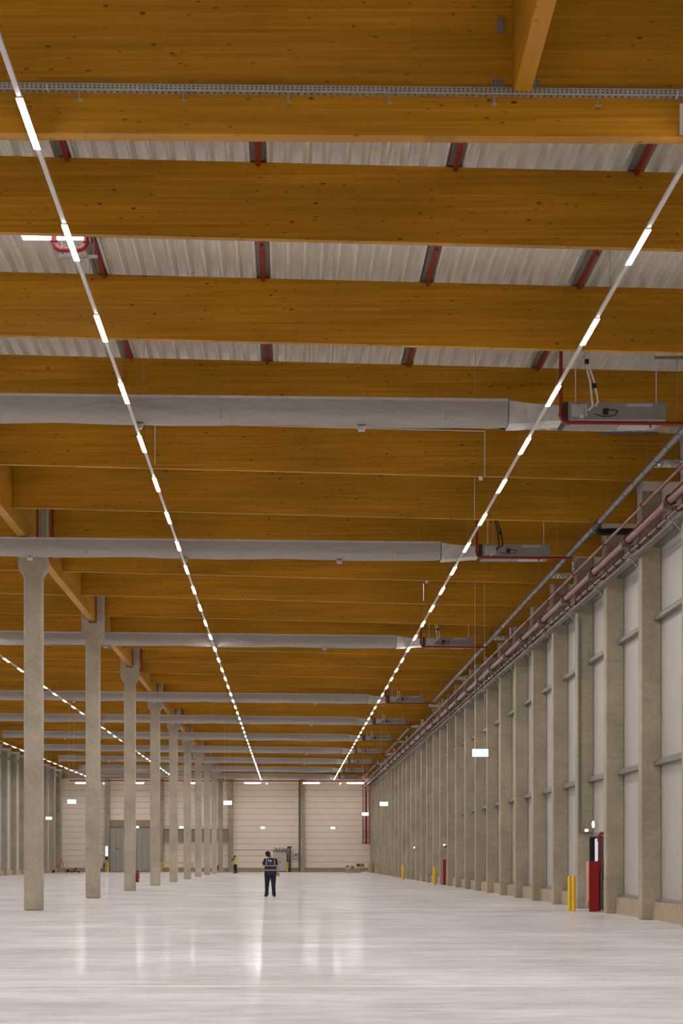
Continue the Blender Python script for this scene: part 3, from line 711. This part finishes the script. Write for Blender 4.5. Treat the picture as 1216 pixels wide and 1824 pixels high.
# exit door recess
DN = pds[2]+TP
dd = struct(build(MB().box(XR-.03, XR+.02, DN+2.6, DN+4.85, .02, 2.15), 'door_1', M['black']), 'open dark exit door leaf in the right wall', 'door')
build(MB().box(XR-.06, XR-.03, DN+3.75, DN+4.75, .1, 2.08), 'pane', M['doorglass'], dd)
build(MB().box(XR-.10, XR+.02, DN+2.4, DN+4.95, 2.15, 2.28), 'door_frame', M['rail'], dd)
build(MB().box(8.72, XR, DN+.0, DN+.35, 0, .44), 'door_curb', M['curb'], dd)
dl = build(MB().box(0, .15, 0, .05, 0, 2.12), 'door_closer_leaf', M['black'], None, (8.81, 59.9, .0)); tag(dl, 'dark open door leaf seen edge-on in the door bay', 'door leaf')
es = empty('door_exit_sign', (8.98, 60.2, 2.40)); tag(es, 'small oval lit exit sign over the door in the right wall', 'exit sign')
ring = lambda y, rx, rz_: [(rx*math.cos(2*PI*a/14), y, rz_*math.sin(2*PI*a/14)) for a in range(14)]
build(MB().rings([ring(0, .03, .1), ring(.05, .045, .11)]), 'lit_face', emit('exit_face_bright', (.8, 1, .85, 1), 1.6), es, (-.02, -.04, .1))
build(MB().rings([ring(0, .06, .12), ring(.08, .06, .12)]), 'housing', M['gate'], es, (.02, 0, .1))
el = build(MB().box(-.05, .05, -.06, .06, -.04, .04), 'emergency_spot', M['white'], None, (8.80, 60.5, 2.33)); tag(el, 'small white emergency spot lamp beside the exit door', 'light fixture')
build(MB().tube([(0, 0, 0), (0, -.02, 0)], .033, 10), 'lens', M['spot'], el, (0, -.06, 0))
for i, (px, py, D, lab) in enumerate(((791, 1505, 112.3, 'small emergency spot lamp above the slim red post'), (737.5, 1509.5, 140, 'small emergency spot lamp far along the right wall'))):
    o = build(MB().box(-.05, .05, -.03, .03, -.04, .04), 'emergency_spot', M['white'], None, ((px-514.5)*D/FPX, D, 1.5+(1529-py)*D/FPX)); tag(o, lab, 'light fixture')
    build(MB().tube([(0, 0, 0), (0, -.02, 0)], .04, 8), 'lens', M['spot'], o, (0, -.03, 0)); build(MB().box(.05, XP-(px-514.5)*D/FPX+.3, 0, .03, -.015, .015), 'arm', M['rail'], o)
# conduits down the third pillar
py_ = pds[3]-.02
cd = empty('conduit', (8.68, py_, 0)); tag(cd, 'pair of thin grey conduits bending above the exit door', 'conduit')
for a in (0, .045):
    build(MB().tube([(a, 0, 8.7), (a, 0, 2.28+a), (a+.02, 0, 2.24+a), (.40, 0, 2.24+a)], .011, 6), 'tube', M['rail'], cd, smooth=True)
for z in range(3, 9): build(MB().box(-.02, .065, 0, .018, z, z+.03), 'saddle', M['tray'], cd)

# ------------------------------------------------------------------ conduits and sensors on beams
def at(px, py, D): return ((px-514.5)*D/FPX, D, 1.5+(1529-py)*D/FPX)
D3 = BD(3)-.015
cn = empty('beam_conduit', (0, D3, 0)); tag(cn, 'thin white conduit along the fourth roof beam with two drops', 'conduit')
a = at(0, 747, D3); b = at(863, 768, D3); c_ = at(863, 850, D3)
build(MB().tube([(a[0], 0, a[2]), (b[0], 0, b[2]), (c_[0], 0, c_[2])], .012, 6), 'tube', M['white'], cn)
e_ = at(276, 757, D3); f_ = at(276, 827, D3)
build(MB().tube([(e_[0], 0, e_[2]), (f_[0], 0, f_[2])], .012, 6), 'tube', M['white'], cn)
for i, (k, pxs, y0, y1) in enumerate(((4, 845, 850, 925), (5, 754, 1040, 1070))):
    D = BD(k)-.015; a = at(pxs, y0, D); b = at(pxs, y1, D)
    o = build(MB().tube([(a[0], D, a[2]), (b[0], D, b[2])], .011, 6), 'beam_conduit', M['white']); tag(o, 'short white conduit drop on the face of the %s roof beam' % ordw(k), 'conduit', 'conduit drops on the beams')
for i, (px, py, k) in enumerate(((856, 850, 3), (760, 1077, 6))):
    D = BD(k)+.05; a = at(px, py, D)
    t = empty('smoke_sensor', (a[0], D, zb(a[0])-.09)); tag(t, 'small white dome sensor under the %s roof beam' % ordw(k), 'sensor')
    build(MB().tube([(0, 0, 0), (0, 0, .02), (0, 0, .09)], [.03, .05, .05], 10), 'dome', M['white'], t, smooth=True)
sch = build(MB().box(-.65, .65, -.04, 0, 0, .05), 'strut_channel', M['rail'], None, (at(1122, 771, 47.5)[0], 47.6, 11.38)); tag(sch, 'long grey strut channel above the fan unit on the fourth beam', 'strut')
sch = build(MB().box(-.35, .35, -.04, 0, 0, .05), 'strut_channel', M['rail'], None, (at(1200, 638, 38.5)[0], 38.6, 10.93)); tag(sch, 'green-grey strut channel high at the right edge', 'strut')
# red pipe stubs at column heads
for i, (k, dx) in enumerate(((0, .53), (2, .53), (4, .6), (6, .62))):
    y = cys[k]+.1
    o = build(MB().tube([(CX+dx, y, zt(CX)), (CX+dx, y, 10.3), (CX+dx-.03, y, 10.22), (CX+dx-.1, y, 10.2)], .035, 8), 'pipe_stub', M['red'], None, smooth=True)
    tag(o, 'red pipe stub beside the head of the %s column' % ordw(k), 'pipe', 'red pipe stubs at the column heads')

# ------------------------------------------------------------------ extinguishers on columns
def extinguisher(x, y, z, lab, s=1.0):
    t = empty('fire_extinguisher', (x, y, z)); tag(t, lab, 'fire extinguisher', 'red fire extinguishers')
    build(MB().tube([(0, 0, 0), (0, 0, .03), (0, 0, .38*s), (0, 0, .44*s), (0, 0, .47*s)], [.06*s, .075*s, .075*s, .05*s, .025*s], 12), 'cylinder', M['deepred'], t, smooth=True)
    build(MB().box(-.03, .05, -.015, .015, .47*s, .54*s), 'valve_head', M['black'], t)
    build(MB().tube([(.03, 0, .5*s), (.09, 0, .42*s), (.095, 0, .15*s)], .012, 6), 'hose', M['black'], t)
    build(MB().box(-.08, .08, -.085, .085, .0, .05), 'band', M['black'], t)
extinguisher(CX+.26+.09, cys[2]-.05, .40, 'red fire extinguisher on the right side of the third column')
extinguisher(CX+.26+.09, cys[8], .35, 'red fire extinguisher on the right side of the ninth column')
extinguisher(-20.45, DW-.2, .5, 'tiny red fire extinguisher left of the grey gate')
extinguisher(CX-.26-.09, cys[8], .35, 'red fire extinguisher on the left side of the ninth column') if False else None

# ------------------------------------------------------------------ things at the far wall
ds = empty('lit_display', (-20.1, DW-.6, 1.75)); tag(ds, 'bright upright display panel left of the grey gate', 'display')
build(MB().box(-.14, .14, -.04, 0, 0, 1.1), 'screen', M['display'], ds); build(MB().box(-.17, .17, 0, .04, -.03, 1.13), 'housing', M['rail'], ds); build(MB().box(-.12, .1, -.06, 0, -.4, -.1), 'key_pad', M['darkhole'], ds)
cb = empty('switch_cabinet', (-1.0, DW-.55, 0)); tag(cb, 'pale double-door switch cabinet at the end wall behind the standing worker', 'cabinet')
build(MB().box(-.75, .72, -.25, .3, .09, 2.12), 'body', M['cabinet'], cb); build(MB().box(-.75, .72, -.24, .3, 0, .09), 'plinth', M['black'], cb)
for s_ in (-1, 1):
    d = build(MB().box(-.355, .355, -.02, 0, .12, 2.09), 'door', M['cabinet'], cb, (-.015+s_*.365, -.25, 0))
build(MB().box(-.05, .03, -.30, -.27, 1.0, 1.2), 'handle', M['darkhole'], cb)
rk = empty('pipe_manifold', (-1.0, DW-.45, 2.14)); tag(rk, 'row of small dark pipe fittings on top of the pale switch cabinet', 'pipe manifold')
for i in range(9):
    x = -.68+i*.165; h = .3+.28*abs(math.sin(i*1.9))
    build(MB().tube([(x, 0, 0), (x, 0, h)], .035, 6).box(x-.06, x+.06, -.06, .06, .12, .24), 'fitting', M['rail'] if i % 2 else M['darkhole'], rk)
build(MB().box(-.75, .7, -.06, .06, .24, .27), 'header', M['rail'], rk)
bc = empty('cable_riser', (.08, DW-.45, 0)); tag(bc, 'dark vertical cable rack between the cabinet and the wall boxes', 'cable rack')
build(MB().box(-.03, .12, -.08, .2, 0, 2.72), 'cable_bundle', M['black'], bc)
for i in range(3): build(MB().tube([(-.3+.09*i, 0, .02), (-.3+.09*i, 0, 2.6), (-.15+.05*i, 0, 2.7)], .028, 6), 'cable', M['darkhole'] if i != 1 else M['rail'], bc)
for z in (.5, 1.0, 1.5, 2.0, 2.5): build(MB().box(-.33, .16, -.1, -.08, z, z+.03), 'rung', M['tray'], bc)
build(MB().box(-.26, .22, -.12, .1, 2.66, 2.82), 'top_box', M['darkhole'], bc)
wb = empty('wall_box', (.75, DW-.12, 1.5)); tag(wb, 'square wall box with a round dark dial beside the end wall pillar', 'electrical box')
build(MB().box(-.25, .25, -.12, .06, 0, .62), 'box', M['cabinet'], wb); build(MB().tube([(.02, -.12, .36), (.02, -.15, .36)], .1, 12), 'dial', M['black'], wb)
build(MB().box(-.29, -.25, -.14, .06, -.05, .66).box(.25, .29, -.14, .06, -.05, .66).box(-.29, .29, -.14, .06, -.06, -.0), 'frame', M['rail'], wb)
w2_ = build(MB().box(-.07, .07, -.1, .06, 0, .4), 'small_box', M['cabinet'], None, (.38, DW-.12, 1.62)); tag(w2_, 'smaller grey wall box left of the box with the dial', 'electrical box')
build(MB().tube([(-.13+.1, 0, .4), (0, 0, .75)], .02, 6), 'conduit', M['rail'], w2_)
dp = build(MB().tube([(1.14, DW-.12, 0), (1.14, DW-.12, 10.2)], .07, 10), 'downpipe', M['rail'], None, smooth=True); tag(dp, 'grey downpipe beside the end wall pillar right of the cabinet', 'pipe')
hc = build(MB().box(-6.15, -1.8, DW-.03, DW, 2.40, 2.46), 'conduit_channel', M['rail']); tag(hc, 'thin dark conduit channel on the end wall left of the cabinet', 'conduit')
# left corner: step ladder, bucket, floor machine
la = empty('step_ladder', (-24.2+.35, 214.0, 0)); tag(la, 'orange step ladder standing open by the left wall', 'ladder')
for s_ in (-1, 1):
    for yy in (-.16, .16): build(MB().hexa([(s_*.42-.025, yy-.015, 0), (s_*.42+.025, yy-.015, 0), (s_*.42+.025, yy+.015, 0), (s_*.42-.025, yy+.015, 0), (s_*.03-.025, yy-.015, 1.5), (s_*.03+.025, yy-.015, 1.5), (s_*.03+.025, yy+.015, 1.5), (s_*.03-.025, yy+.015, 1.5)]), 'stile', M['orange'], la)
for s_ in (-1, 1):
    for q in (.2, .4, .6, .8):
        x = s_*(.42-.39*q); build(MB().box(x-.03, x+.03, -.15, .15, 1.5*q, 1.5*q+.025), 'rung', M['orange'], la)
build(MB().box(-.1, .1, -.18, .18, 1.5, 1.53), 'top_step', M['orange'], la)
bu = empty('bucket', (-24.55, 213.2, 0)); tag(bu, 'dark bucket at the foot of the step ladder', 'bucket')
build(MB().tube([(0, 0, 0), (0, 0, .27)], [.12, .16], 14), 'body', M['black'], bu, smooth=True); build(MB().tube([(-.16, 0, .26), (-.1, 0, .38), (.1, 0, .38), (.16, 0, .26)], .008, 6), 'handle', M['rail'], bu)
fmc = empty('floor_machine', (-23.2, 213.6, 0)); tag(fmc, 'floor polishing machine with an upright white handle by the left wall', 'cleaning machine')
build(MB().tube([(.1, 0, .06), (.1, 0, .18)], .24, 16), 'brush_deck', M['black'], fmc); build(MB().tube([(.05, 0, .18), (.0, 0, .5), (.08, 0, 1.05)], .03, 8), 'handle_stem', M['unitlight'], fmc, smooth=True)
build(MB().tube([(-.16, 0, 1.08), (.08, 0, 1.1), (.28, 0, 1.02)], .035, 8), 'handle_bar', M['white'], fmc); build(MB().box(-.08, .26, -.12, .12, .18, .34), 'motor', M['darkhole'], fmc)
for dx, m_ in ((-.2, 'white'),): build(MB().tube([(dx, 0, 0), (dx+.2, 0, .5)], .02, 6), 'brace', M[m_], fmc)
ty_ = empty('robot_trolley', (-22.4, 213.8, 0)); tag(ty_, 'low red and black tool trolley beside the floor machine', 'trolley')
build(MB().box(-.42, .5, -.2, .2, .08, .2), 'bed', M['deepred'], ty_); build(MB().tube([(.08, 0, .2), (.1, 0, .4)], .02, 6).box(.02, .2, -.06, .06, .38, .52), 'mast_head', M['black'], ty_)
for x in (-.32, .4):
    for yy in (-.2, .16): build(MB().tube([(x, yy, .08), (x, yy+.04, .08)], .08, 12), 'wheel', M['black'], ty_)
build(MB().box(-.2, .1, -.15, .15, .2, .3), 'box', M['darkhole'], ty_)
# right far corner clutter
D = 213.5
def X_(px, D=213.5): return (px-514.5)*D/FPX
pb = empty('plywood_sheet_stack', (X_(633), 214.6, 0)); tag(pb, 'low pale board stack in the far right corner', 'board stack')
for i in range(3): build(MB().box(-1.05+.05*i, 1.0-.04*i, -.5, .3, .12*i+.005*i, .12*i+.12), 'board', M['curb'], pb)
for px, lab, lidm in ((619, 'white tub with a dark lid on the board stack', 'black'), (628, 'brown cardboard box on the board stack', 'cardboard')):
    t = empty('tub' if px == 619 else 'cardboard_box', (X_(px), 214.4, .37)); tag(t, lab, 'tub' if px == 619 else 'box')
    build(MB().box(-.15, .15, -.12, .12, 0, .22 if px == 619 else .32), 'body', M['white'] if px == 619 else M['cardboard'], t); build(MB().box(-.17, .17, -.14, .14, .22 if px == 619 else .32, .34), 'lid', M[lidm], t)
for i, (px, seat) in enumerate(((638, 'white'), (645, 'cardboard'))):
    t = empty('folding_chair', (X_(px), 213.1, 0)); tag(t, ('light', 'brown')[i]+' chair standing in the far right corner', 'chair')
    for s_ in (-1, 1):
        for yy in (-.17, .17): build(MB().tube([(s_*.2, yy, 0), (s_*.16, yy, .45)], .015, 6), 'leg', M['rail'], t)
    build(MB().box(-.2, .2, -.2, .2, .45, .48), 'seat', M[seat], t)
    for s_ in (-1, 1): build(MB().tube([(s_*.18, .18, .48), (s_*.17, .22, .95)], .014, 6), 'back_post', M['rail'], t)
    build(MB().box(-.17, .17, .2, .225, .62, .95), 'backrest', M['cardboard' if i else 'olive'], t)
sh = empty('crumpled_sheet', (X_(649), 212, 0)); tag(sh, 'crumpled white plastic sheet on the floor in the far right corner', 'plastic sheet')
mb = MB(); rr = random.Random(3); nx = 12
for i in range(nx+1):
    for j in range(7):
        e = math.sin(PI*i/nx)*math.sin(PI*j/6); mb.v.append((-.5+1.0*i/nx, -.4+.8*j/6, .01+e*rr.uniform(.05, .22)))
mb.f = [(i*7+j, (i+1)*7+j, (i+1)*7+j+1, i*7+j+1) for i in range(nx) for j in range(6)]
build(mb, 'sheet', M['white'], sh)
tr_ = empty('hand_truck', (X_(667, 211), 211.3, 0)); tag(tr_, 'brown timber-laden hand truck leaning by the right wall pillars', 'hand truck')
for s_ in (-1, 1): build(MB().tube([(s_*.13, -.02, .1), (s_*.13, .1, 1.1)], .025, 6), 'frame_bar', M['cardboard'], tr_); build(MB().tube([(s_*.2, -.02, .1), (s_*.24, -.02, .1)], .1, 12), 'wheel', M['black'], tr_)
build(MB().box(-.22, .1, -.1, .0, .12, .95).box(-.02, .24, -.14, -.02, .3, .8), 'timber_load', M['cardboard'], tr_); build(MB().box(-.2, .2, -.3, 0, .05, .08), 'toe_plate', M['black'], tr_)
build(MB().box(-.06, -.0, -.12, -.06, .12, 1.5), 'long_board', M['orange'], tr_)

# ------------------------------------------------------------------ people
def ell(c, rx, ry, n=16, tilt=0, yaw=0):
    out = []
    for a in range(n):
        t = 2*PI*a/n; x, y = rx*math.cos(t), ry*math.sin(t)
        out.append((c[0]+x*math.cos(yaw)-y*math.sin(yaw), c[1]+x*math.sin(yaw)+y*math.cos(yaw), c[2]+x*math.tan(tilt)))
    return out
def skinned(name, verts, edges, radii, mat, parent, root=0):
    me = bpy.data.meshes.new(name); bm = bmesh.new(); lay = bm.verts.layers.skin.verify()
    vs = [bm.verts.new(v) for v in verts]
    for a, b in edges: bm.edges.new((vs[a], vs[b]))
    for i, v in enumerate(vs):
        r = radii[i]; v[lay].radius = r if isinstance(r, tuple) else (r, r); v[lay].use_root = (i == root)
    bm.to_mesh(me); bm.free(); me.materials.append(mat)
    o = put(name, me, parent); o.modifiers.new('skin', 'SKIN').use_smooth_shade = True
    s_ = o.modifiers.new('sub', 'SUBSURF'); s_.levels = 1; s_.render_levels = 2
    return o
def hand(parent, wrist, tip, side, mat, curl=.5):
    w_ = Vector(wrist); d = (Vector(tip)-w_).normalized(); u = Vector((side, 0, 0)); u = (u-d*u.dot(d)).normalized(); f = d.cross(u)
    m = MB()
    # palm
    P = lambda a, b, c: w_+d*a+u*b+f*c
    m.rings([[P(a, hw*math.cos(q), ht*math.sin(q)) for q in [2*PI*i/10 for i in range(10)]] for a, hw, ht in ((-.02, .027, .02), (.02, .034, .018), (.06, .042, .016), (.09, .04, .013))])
    for i, (b, L) in enumerate(((-.03, .062), (-.01, .075), (.011, .08), (.031, .07))):
        m.tube([P(.075, b, 0), P(.09+L*.4, b*1.05, .012*curl), P(.09+L*.75, b*1.08, .035*curl), P(.09+L, b*1.08, .06*curl)], [.0095, .009, .0085, .006], 8)
    m.tube([P(.02, .03, .0), P(.05, .052, .012), P(.085, .06, .022)], [.013, .011, .008], 8)
    build(m, 'hand', mat, parent, smooth=True)
def person(loc, rz, lab, J, vest_m, shirt_m, leg_m, big=True):
    t = empty('person', loc, rz); tag(t, lab, 'person')
    # one continuous body
    V = [(0, 0, .95), (0, .0, 1.12), (0, 0, 1.30), (-.01, 0, 1.43), J['neck'], J['skull'], J['head'], J['crown'],
         (-.10, 0, .88), J['lk'], J['la'], J['lt'], (.10, 0, .88), J['rk'], J['ra'], J['rt'],
         J['ls'], J['le'], J['lw'], J['rs'], J['re'], J['rw']]
    E = [(0,1),(1,2),(2,3),(3,4),(4,5),(5,6),(6,7),(0,8),(8,9),(9,10),(10,11),(0,12),(12,13),(13,14),(14,15),(3,16),(16,17),(17,18),(3,19),(19,20),(20,21)]
    Rr = [(.15,.12),(.15,.12),(.155,.115),(.12,.1),.055,.07,.092,.06,.095,.06,.042,.035,.095,.06,.042,.035,.065,.042,.028,.065,.042,.028]
    skinned('body', V, E, Rr, M['skin'], t)
    # jeans
    for k, a in (('l', -1), ('r', 1)):
        kn, an = Vector(J[k+'k']), Vector(J[k+'a'])
        hp = Vector((a*.105, 0, .90))
        rs = [ell((a*.10, -.01, .98), .13, .14), ell((a*.112, -.015, .86), .128, .14), ell(hp.lerp(kn, .35), .12, .12), ell(hp.lerp(kn, .75), .098, .1), ell(kn, .088, .093), ell(kn.lerp(an, .35), .076, .083), ell(kn.lerp(an, .7), .072, .078), ell(an+Vector((0, -.005, .0)), .075, .08), ell(an+Vector((0, 0, -.04)), .073, .08)]
        build(MB().rings(rs), 'trouser_leg', leg_m, t, smooth=True)
    build(MB().rings([ell((0, -.01, .86), .205, .14), ell((0, -.005, .95), .215, .15), ell((0, 0, 1.05), .2, .14)]), 'trouser_seat', leg_m, t, smooth=True)
    # shirt with sleeves
    tl = J.get('tilt', 0)
    build(MB().rings([ell((0, 0, .98), .205, .145), ell((0, 0, 1.15), .2, .145), ell((0, 0, 1.3), .195, .14), ell((0, 0, 1.4), .19, .125), ell((0, -.005, 1.46), .155, .095), ell((-.01, -.005, 1.505), .075, .065)]), 'shirt', shirt_m, t, smooth=True)
    for k in 'lr':
        s_, e = Vector(J[k+'s']), Vector(J[k+'e']); q = J.get('sleeve', .8)
        i_ = s_+Vector(((.08 if k == 'l' else -.08), 0, .005))
        build(MB().tube([i_, s_, s_.lerp(e, .3), s_.lerp(e, q), s_.lerp(e, q+.03)], [.07, .085, .078, .07, .06], 14), 'sleeve', shirt_m, t, smooth=True)
        if q >= 1: build(MB().tube([e, Vector(J[k+'w'])], [.06, .045], 10), 'sleeve', shirt_m, t, smooth=True)
    # vest
    hem = J.get('hem', .86)
    prof = [(hem, .243, .17), (1.0, .245, .175), (1.12, .237, .17), (1.25, .222, .16), (1.36, .212, .148), (1.43, .198, .13), (1.485, .15, .095), (1.52, .085, .07)]
    build(MB().rings([ell((0, -.003, z), a, b, 20) for z, a, b in prof]), 'vest', vest_m, t, smooth=True)
    def band(z0, z1, name='reflective_band'):
        def at_(z):
            for (za, a1, b1), (zb_, a2, b2) in zip(prof, prof[1:]):
                if za <= z <= zb_: q = (z-za)/(zb_-za); return a1+(a2-a1)*q+.006, b1+(b2-b1)*q+.006
        (a0, b0), (a1, b1) = at_(z0), at_(z1)
        build(MB().rings([ell((0, -.003, z0), a0, b0, 24), ell((0, -.003, z1), a1, b1, 24)]), name, M['refl'], t, smooth=True)
    band(1.19, 1.235); band(1.015, 1.065)
    for s_ in (-1, 1):
        rs = []
        for z, a, b in prof[3:7]:
            x = s_*(.165-.015*max(0, (z-1.35)/.15)); y = -.003-(b+.008)*math.sqrt(max(0, 1-(x/(a+.012))**2))
            rs.append([(x-.02, y-.004, z), (x+.02, y-.004, z), (x+.02, y+.012, z), (x-.02, y+.012, z)])
        build(MB().rings(rs), 'shoulder_band', M['refl'], t)
    # shoes
    for k in 'lr':
        an, to = Vector(J[k+'a']), Vector(J[k+'t']); d = (to-an); d.z = 0; d.normalize(); yaw = math.atan2(d.y, d.x)-PI/2
        c = an; rs = []
        for z, rx, ry, off in ((0.0, .05, .145, .07), (.03, .052, .148, .07), (.07, .046, .125, .055), (.105, .042, .075, .0)):
            rs.append(ell((c.x+d.x*off, c.y+d.y*off, z), rx, ry, 14, 0, yaw))
        build(MB().rings(rs), 'shoe', M['shoe'], t, smooth=True)
    # hands, ears, nose, eyes, hair
    hand(t, J['lw'], J['lh'], 1, M['skin'], .9); hand(t, J['rw'], J['rh'], -1, M['skin'], .7)
    H = Vector(J['head']); Cn = Vector(J['crown']); S = Vector(J['skull']); up = (Cn-S).normalized(); face = Vector(J['face']).normalized(); face = (face-up*face.dot(up)).normalized(); sd = face.cross(up)
    for s_ in (-1, 1):
        c = H+sd*s_*.088-up*.01; build(MB().rings([[c+face*(.018*math.cos(q))*k+up*(.03*math.sin(q))*k+sd*s_*o_ for q in [2*PI*i/8 for i in range(8)]] for k, o_ in ((.7, -.01), (1, .004), (.6, .012))]), 'ear', M['skin'], t, smooth=True)
        c = H+face*.083+sd*s_*.03+up*.012; build(MB().rings([[c+sd*(.012*math.cos(q))*k+up*(.007*math.sin(q))*k+face*o_ for q in [2*PI*i/8 for i in range(8)]] for k, o_ in ((1, 0), (.8, .006))]), 'eye', M['black'], t)
    c = H+face*.088-up*.012; build(MB().rings([[c+up*.03+sd*.006, c+up*.03-sd*.006, c+up*.03-sd*.004-face*.01, c+up*.03+sd*.004-face*.01], [c-up*.02+sd*.016+face*.004, c-up*.02-sd*.016+face*.004, c-up*.02-sd*.014-face*.02, c-up*.02+sd*.014-face*.02], [c-up*.022+face*.022+sd*.006, c-up*.022+face*.022-sd*.006, c-up*.03-sd*.01, c-up*.03+sd*.01]]), 'nose', M['skin'], t, smooth=True)
    c = H+face*.082-up*.055; build(MB().box(-.022, .022, -.004, .004, -.005, .005), 'mouth', plain('lips', srgb(150, 80, 70)), t, c)
    rs = []
    for a, r, off in ((-.115, .05, -.045), (-.08, .075, -.035), (-.03, .092, -.022), (.02, .101, -.012), (.06, .095, -.008), (.095, .07, -.006), (.112, .03, -.005)):
        c = H+up*a+face*off; rs.append([c+sd*r*math.cos(q)+face*(r*1.03 if math.sin(q) < 0 else r*.88)*math.sin(q) for q in [2*PI*i/16 for i in range(16)]])
    build(MB().rings(rs), 'hair', M['hair'], t, smooth=True)
    return t
D = 80.3
J1 = dict(neck=(-.02, -.005, 1.52), skull=(-.055, -.02, 1.60), head=(-.10, -.03, 1.675), crown=(-.135, -.055, 1.755), face=(-.25, .9, .5),
          lk=(-.135, .01, .50), la=(-.15, 0, .10), lt=(-.215, .15, .045), rk=(.115, .01, .50), ra=(.135, 0, .10), rt=(.165, .16, .045),
          ls=(-.185, 0, 1.42), le=(-.30, .02, 1.20), lw=(-.19, .23, 1.37), lh=(-.12, .20, 1.52), rs=(.185, 0, 1.42), re=(.255, -.01, 1.18), rw=(.305, .03, .95), rh=(.325, .05, .80), sleeve=.72)
p1 = person(((481.5-514.5)*D/FPX, D, 0), 0, 'person standing with back turned, navy vest with grey bands, jeans, head tilted up', J1, M['vestnavy'], M['navy'], M['jeans'])
fc = bpy.data.curves.new('lettering', 'FONT'); fc.body = 'BA'; fc.size = .115; fc.extrude = .002; fc.align_x = 'CENTER'; fc.offset = .004; fc.materials.append(M['print'])
fo = bpy.data.objects.new('lettering', fc); col.objects.link(fo); fo.parent = p1; fo.location = (-.02, -.158, 1.365); fo.rotation_euler = (PI/2, 0, 0)
fmesh = bpy.data.meshes.new_from_object(fo); bpy.data.objects.remove(fo); fo = put('lettering', fmesh, p1, (-.02, -.158, 1.365), (PI/2, 0, 0))
bl = build(MB().box(-.10, .085, -.004, 0, 0, .05), 'small_print', plain('dull_print', srgb(70, 70, 104), .8), p1, (0, -.166, 1.275))
D = 206.8
J2 = dict(neck=(0, .03, 1.54), skull=(0, .06, 1.62), head=(0, .08, 1.69), crown=(0, .09, 1.78), face=(0, 1, .1),
          lk=(-.11, .03, .50), la=(-.12, -.03, .10), lt=(-.15, .12, .045), rk=(.11, .0, .50), ra=(.13, -.06, .10), rt=(.16, .1, .045),
          ls=(-.19, 0, 1.44), le=(-.26, .24, 1.30), lw=(-.08, .27, 1.52), lh=(-.03, .22, 1.64), rs=(.19, 0, 1.44), re=(.25, .2, 1.25), rw=(.08, .27, 1.5), rh=(.03, .22, 1.62), sleeve=1.0)
p2 = person(((419-514.5)*D/FPX, D, 0), PI*.30, 'distant person in a yellow vest and dark trousers, hands raised to the face', J2, M['vestyellow'], M['olive'], M['darktrousers'])
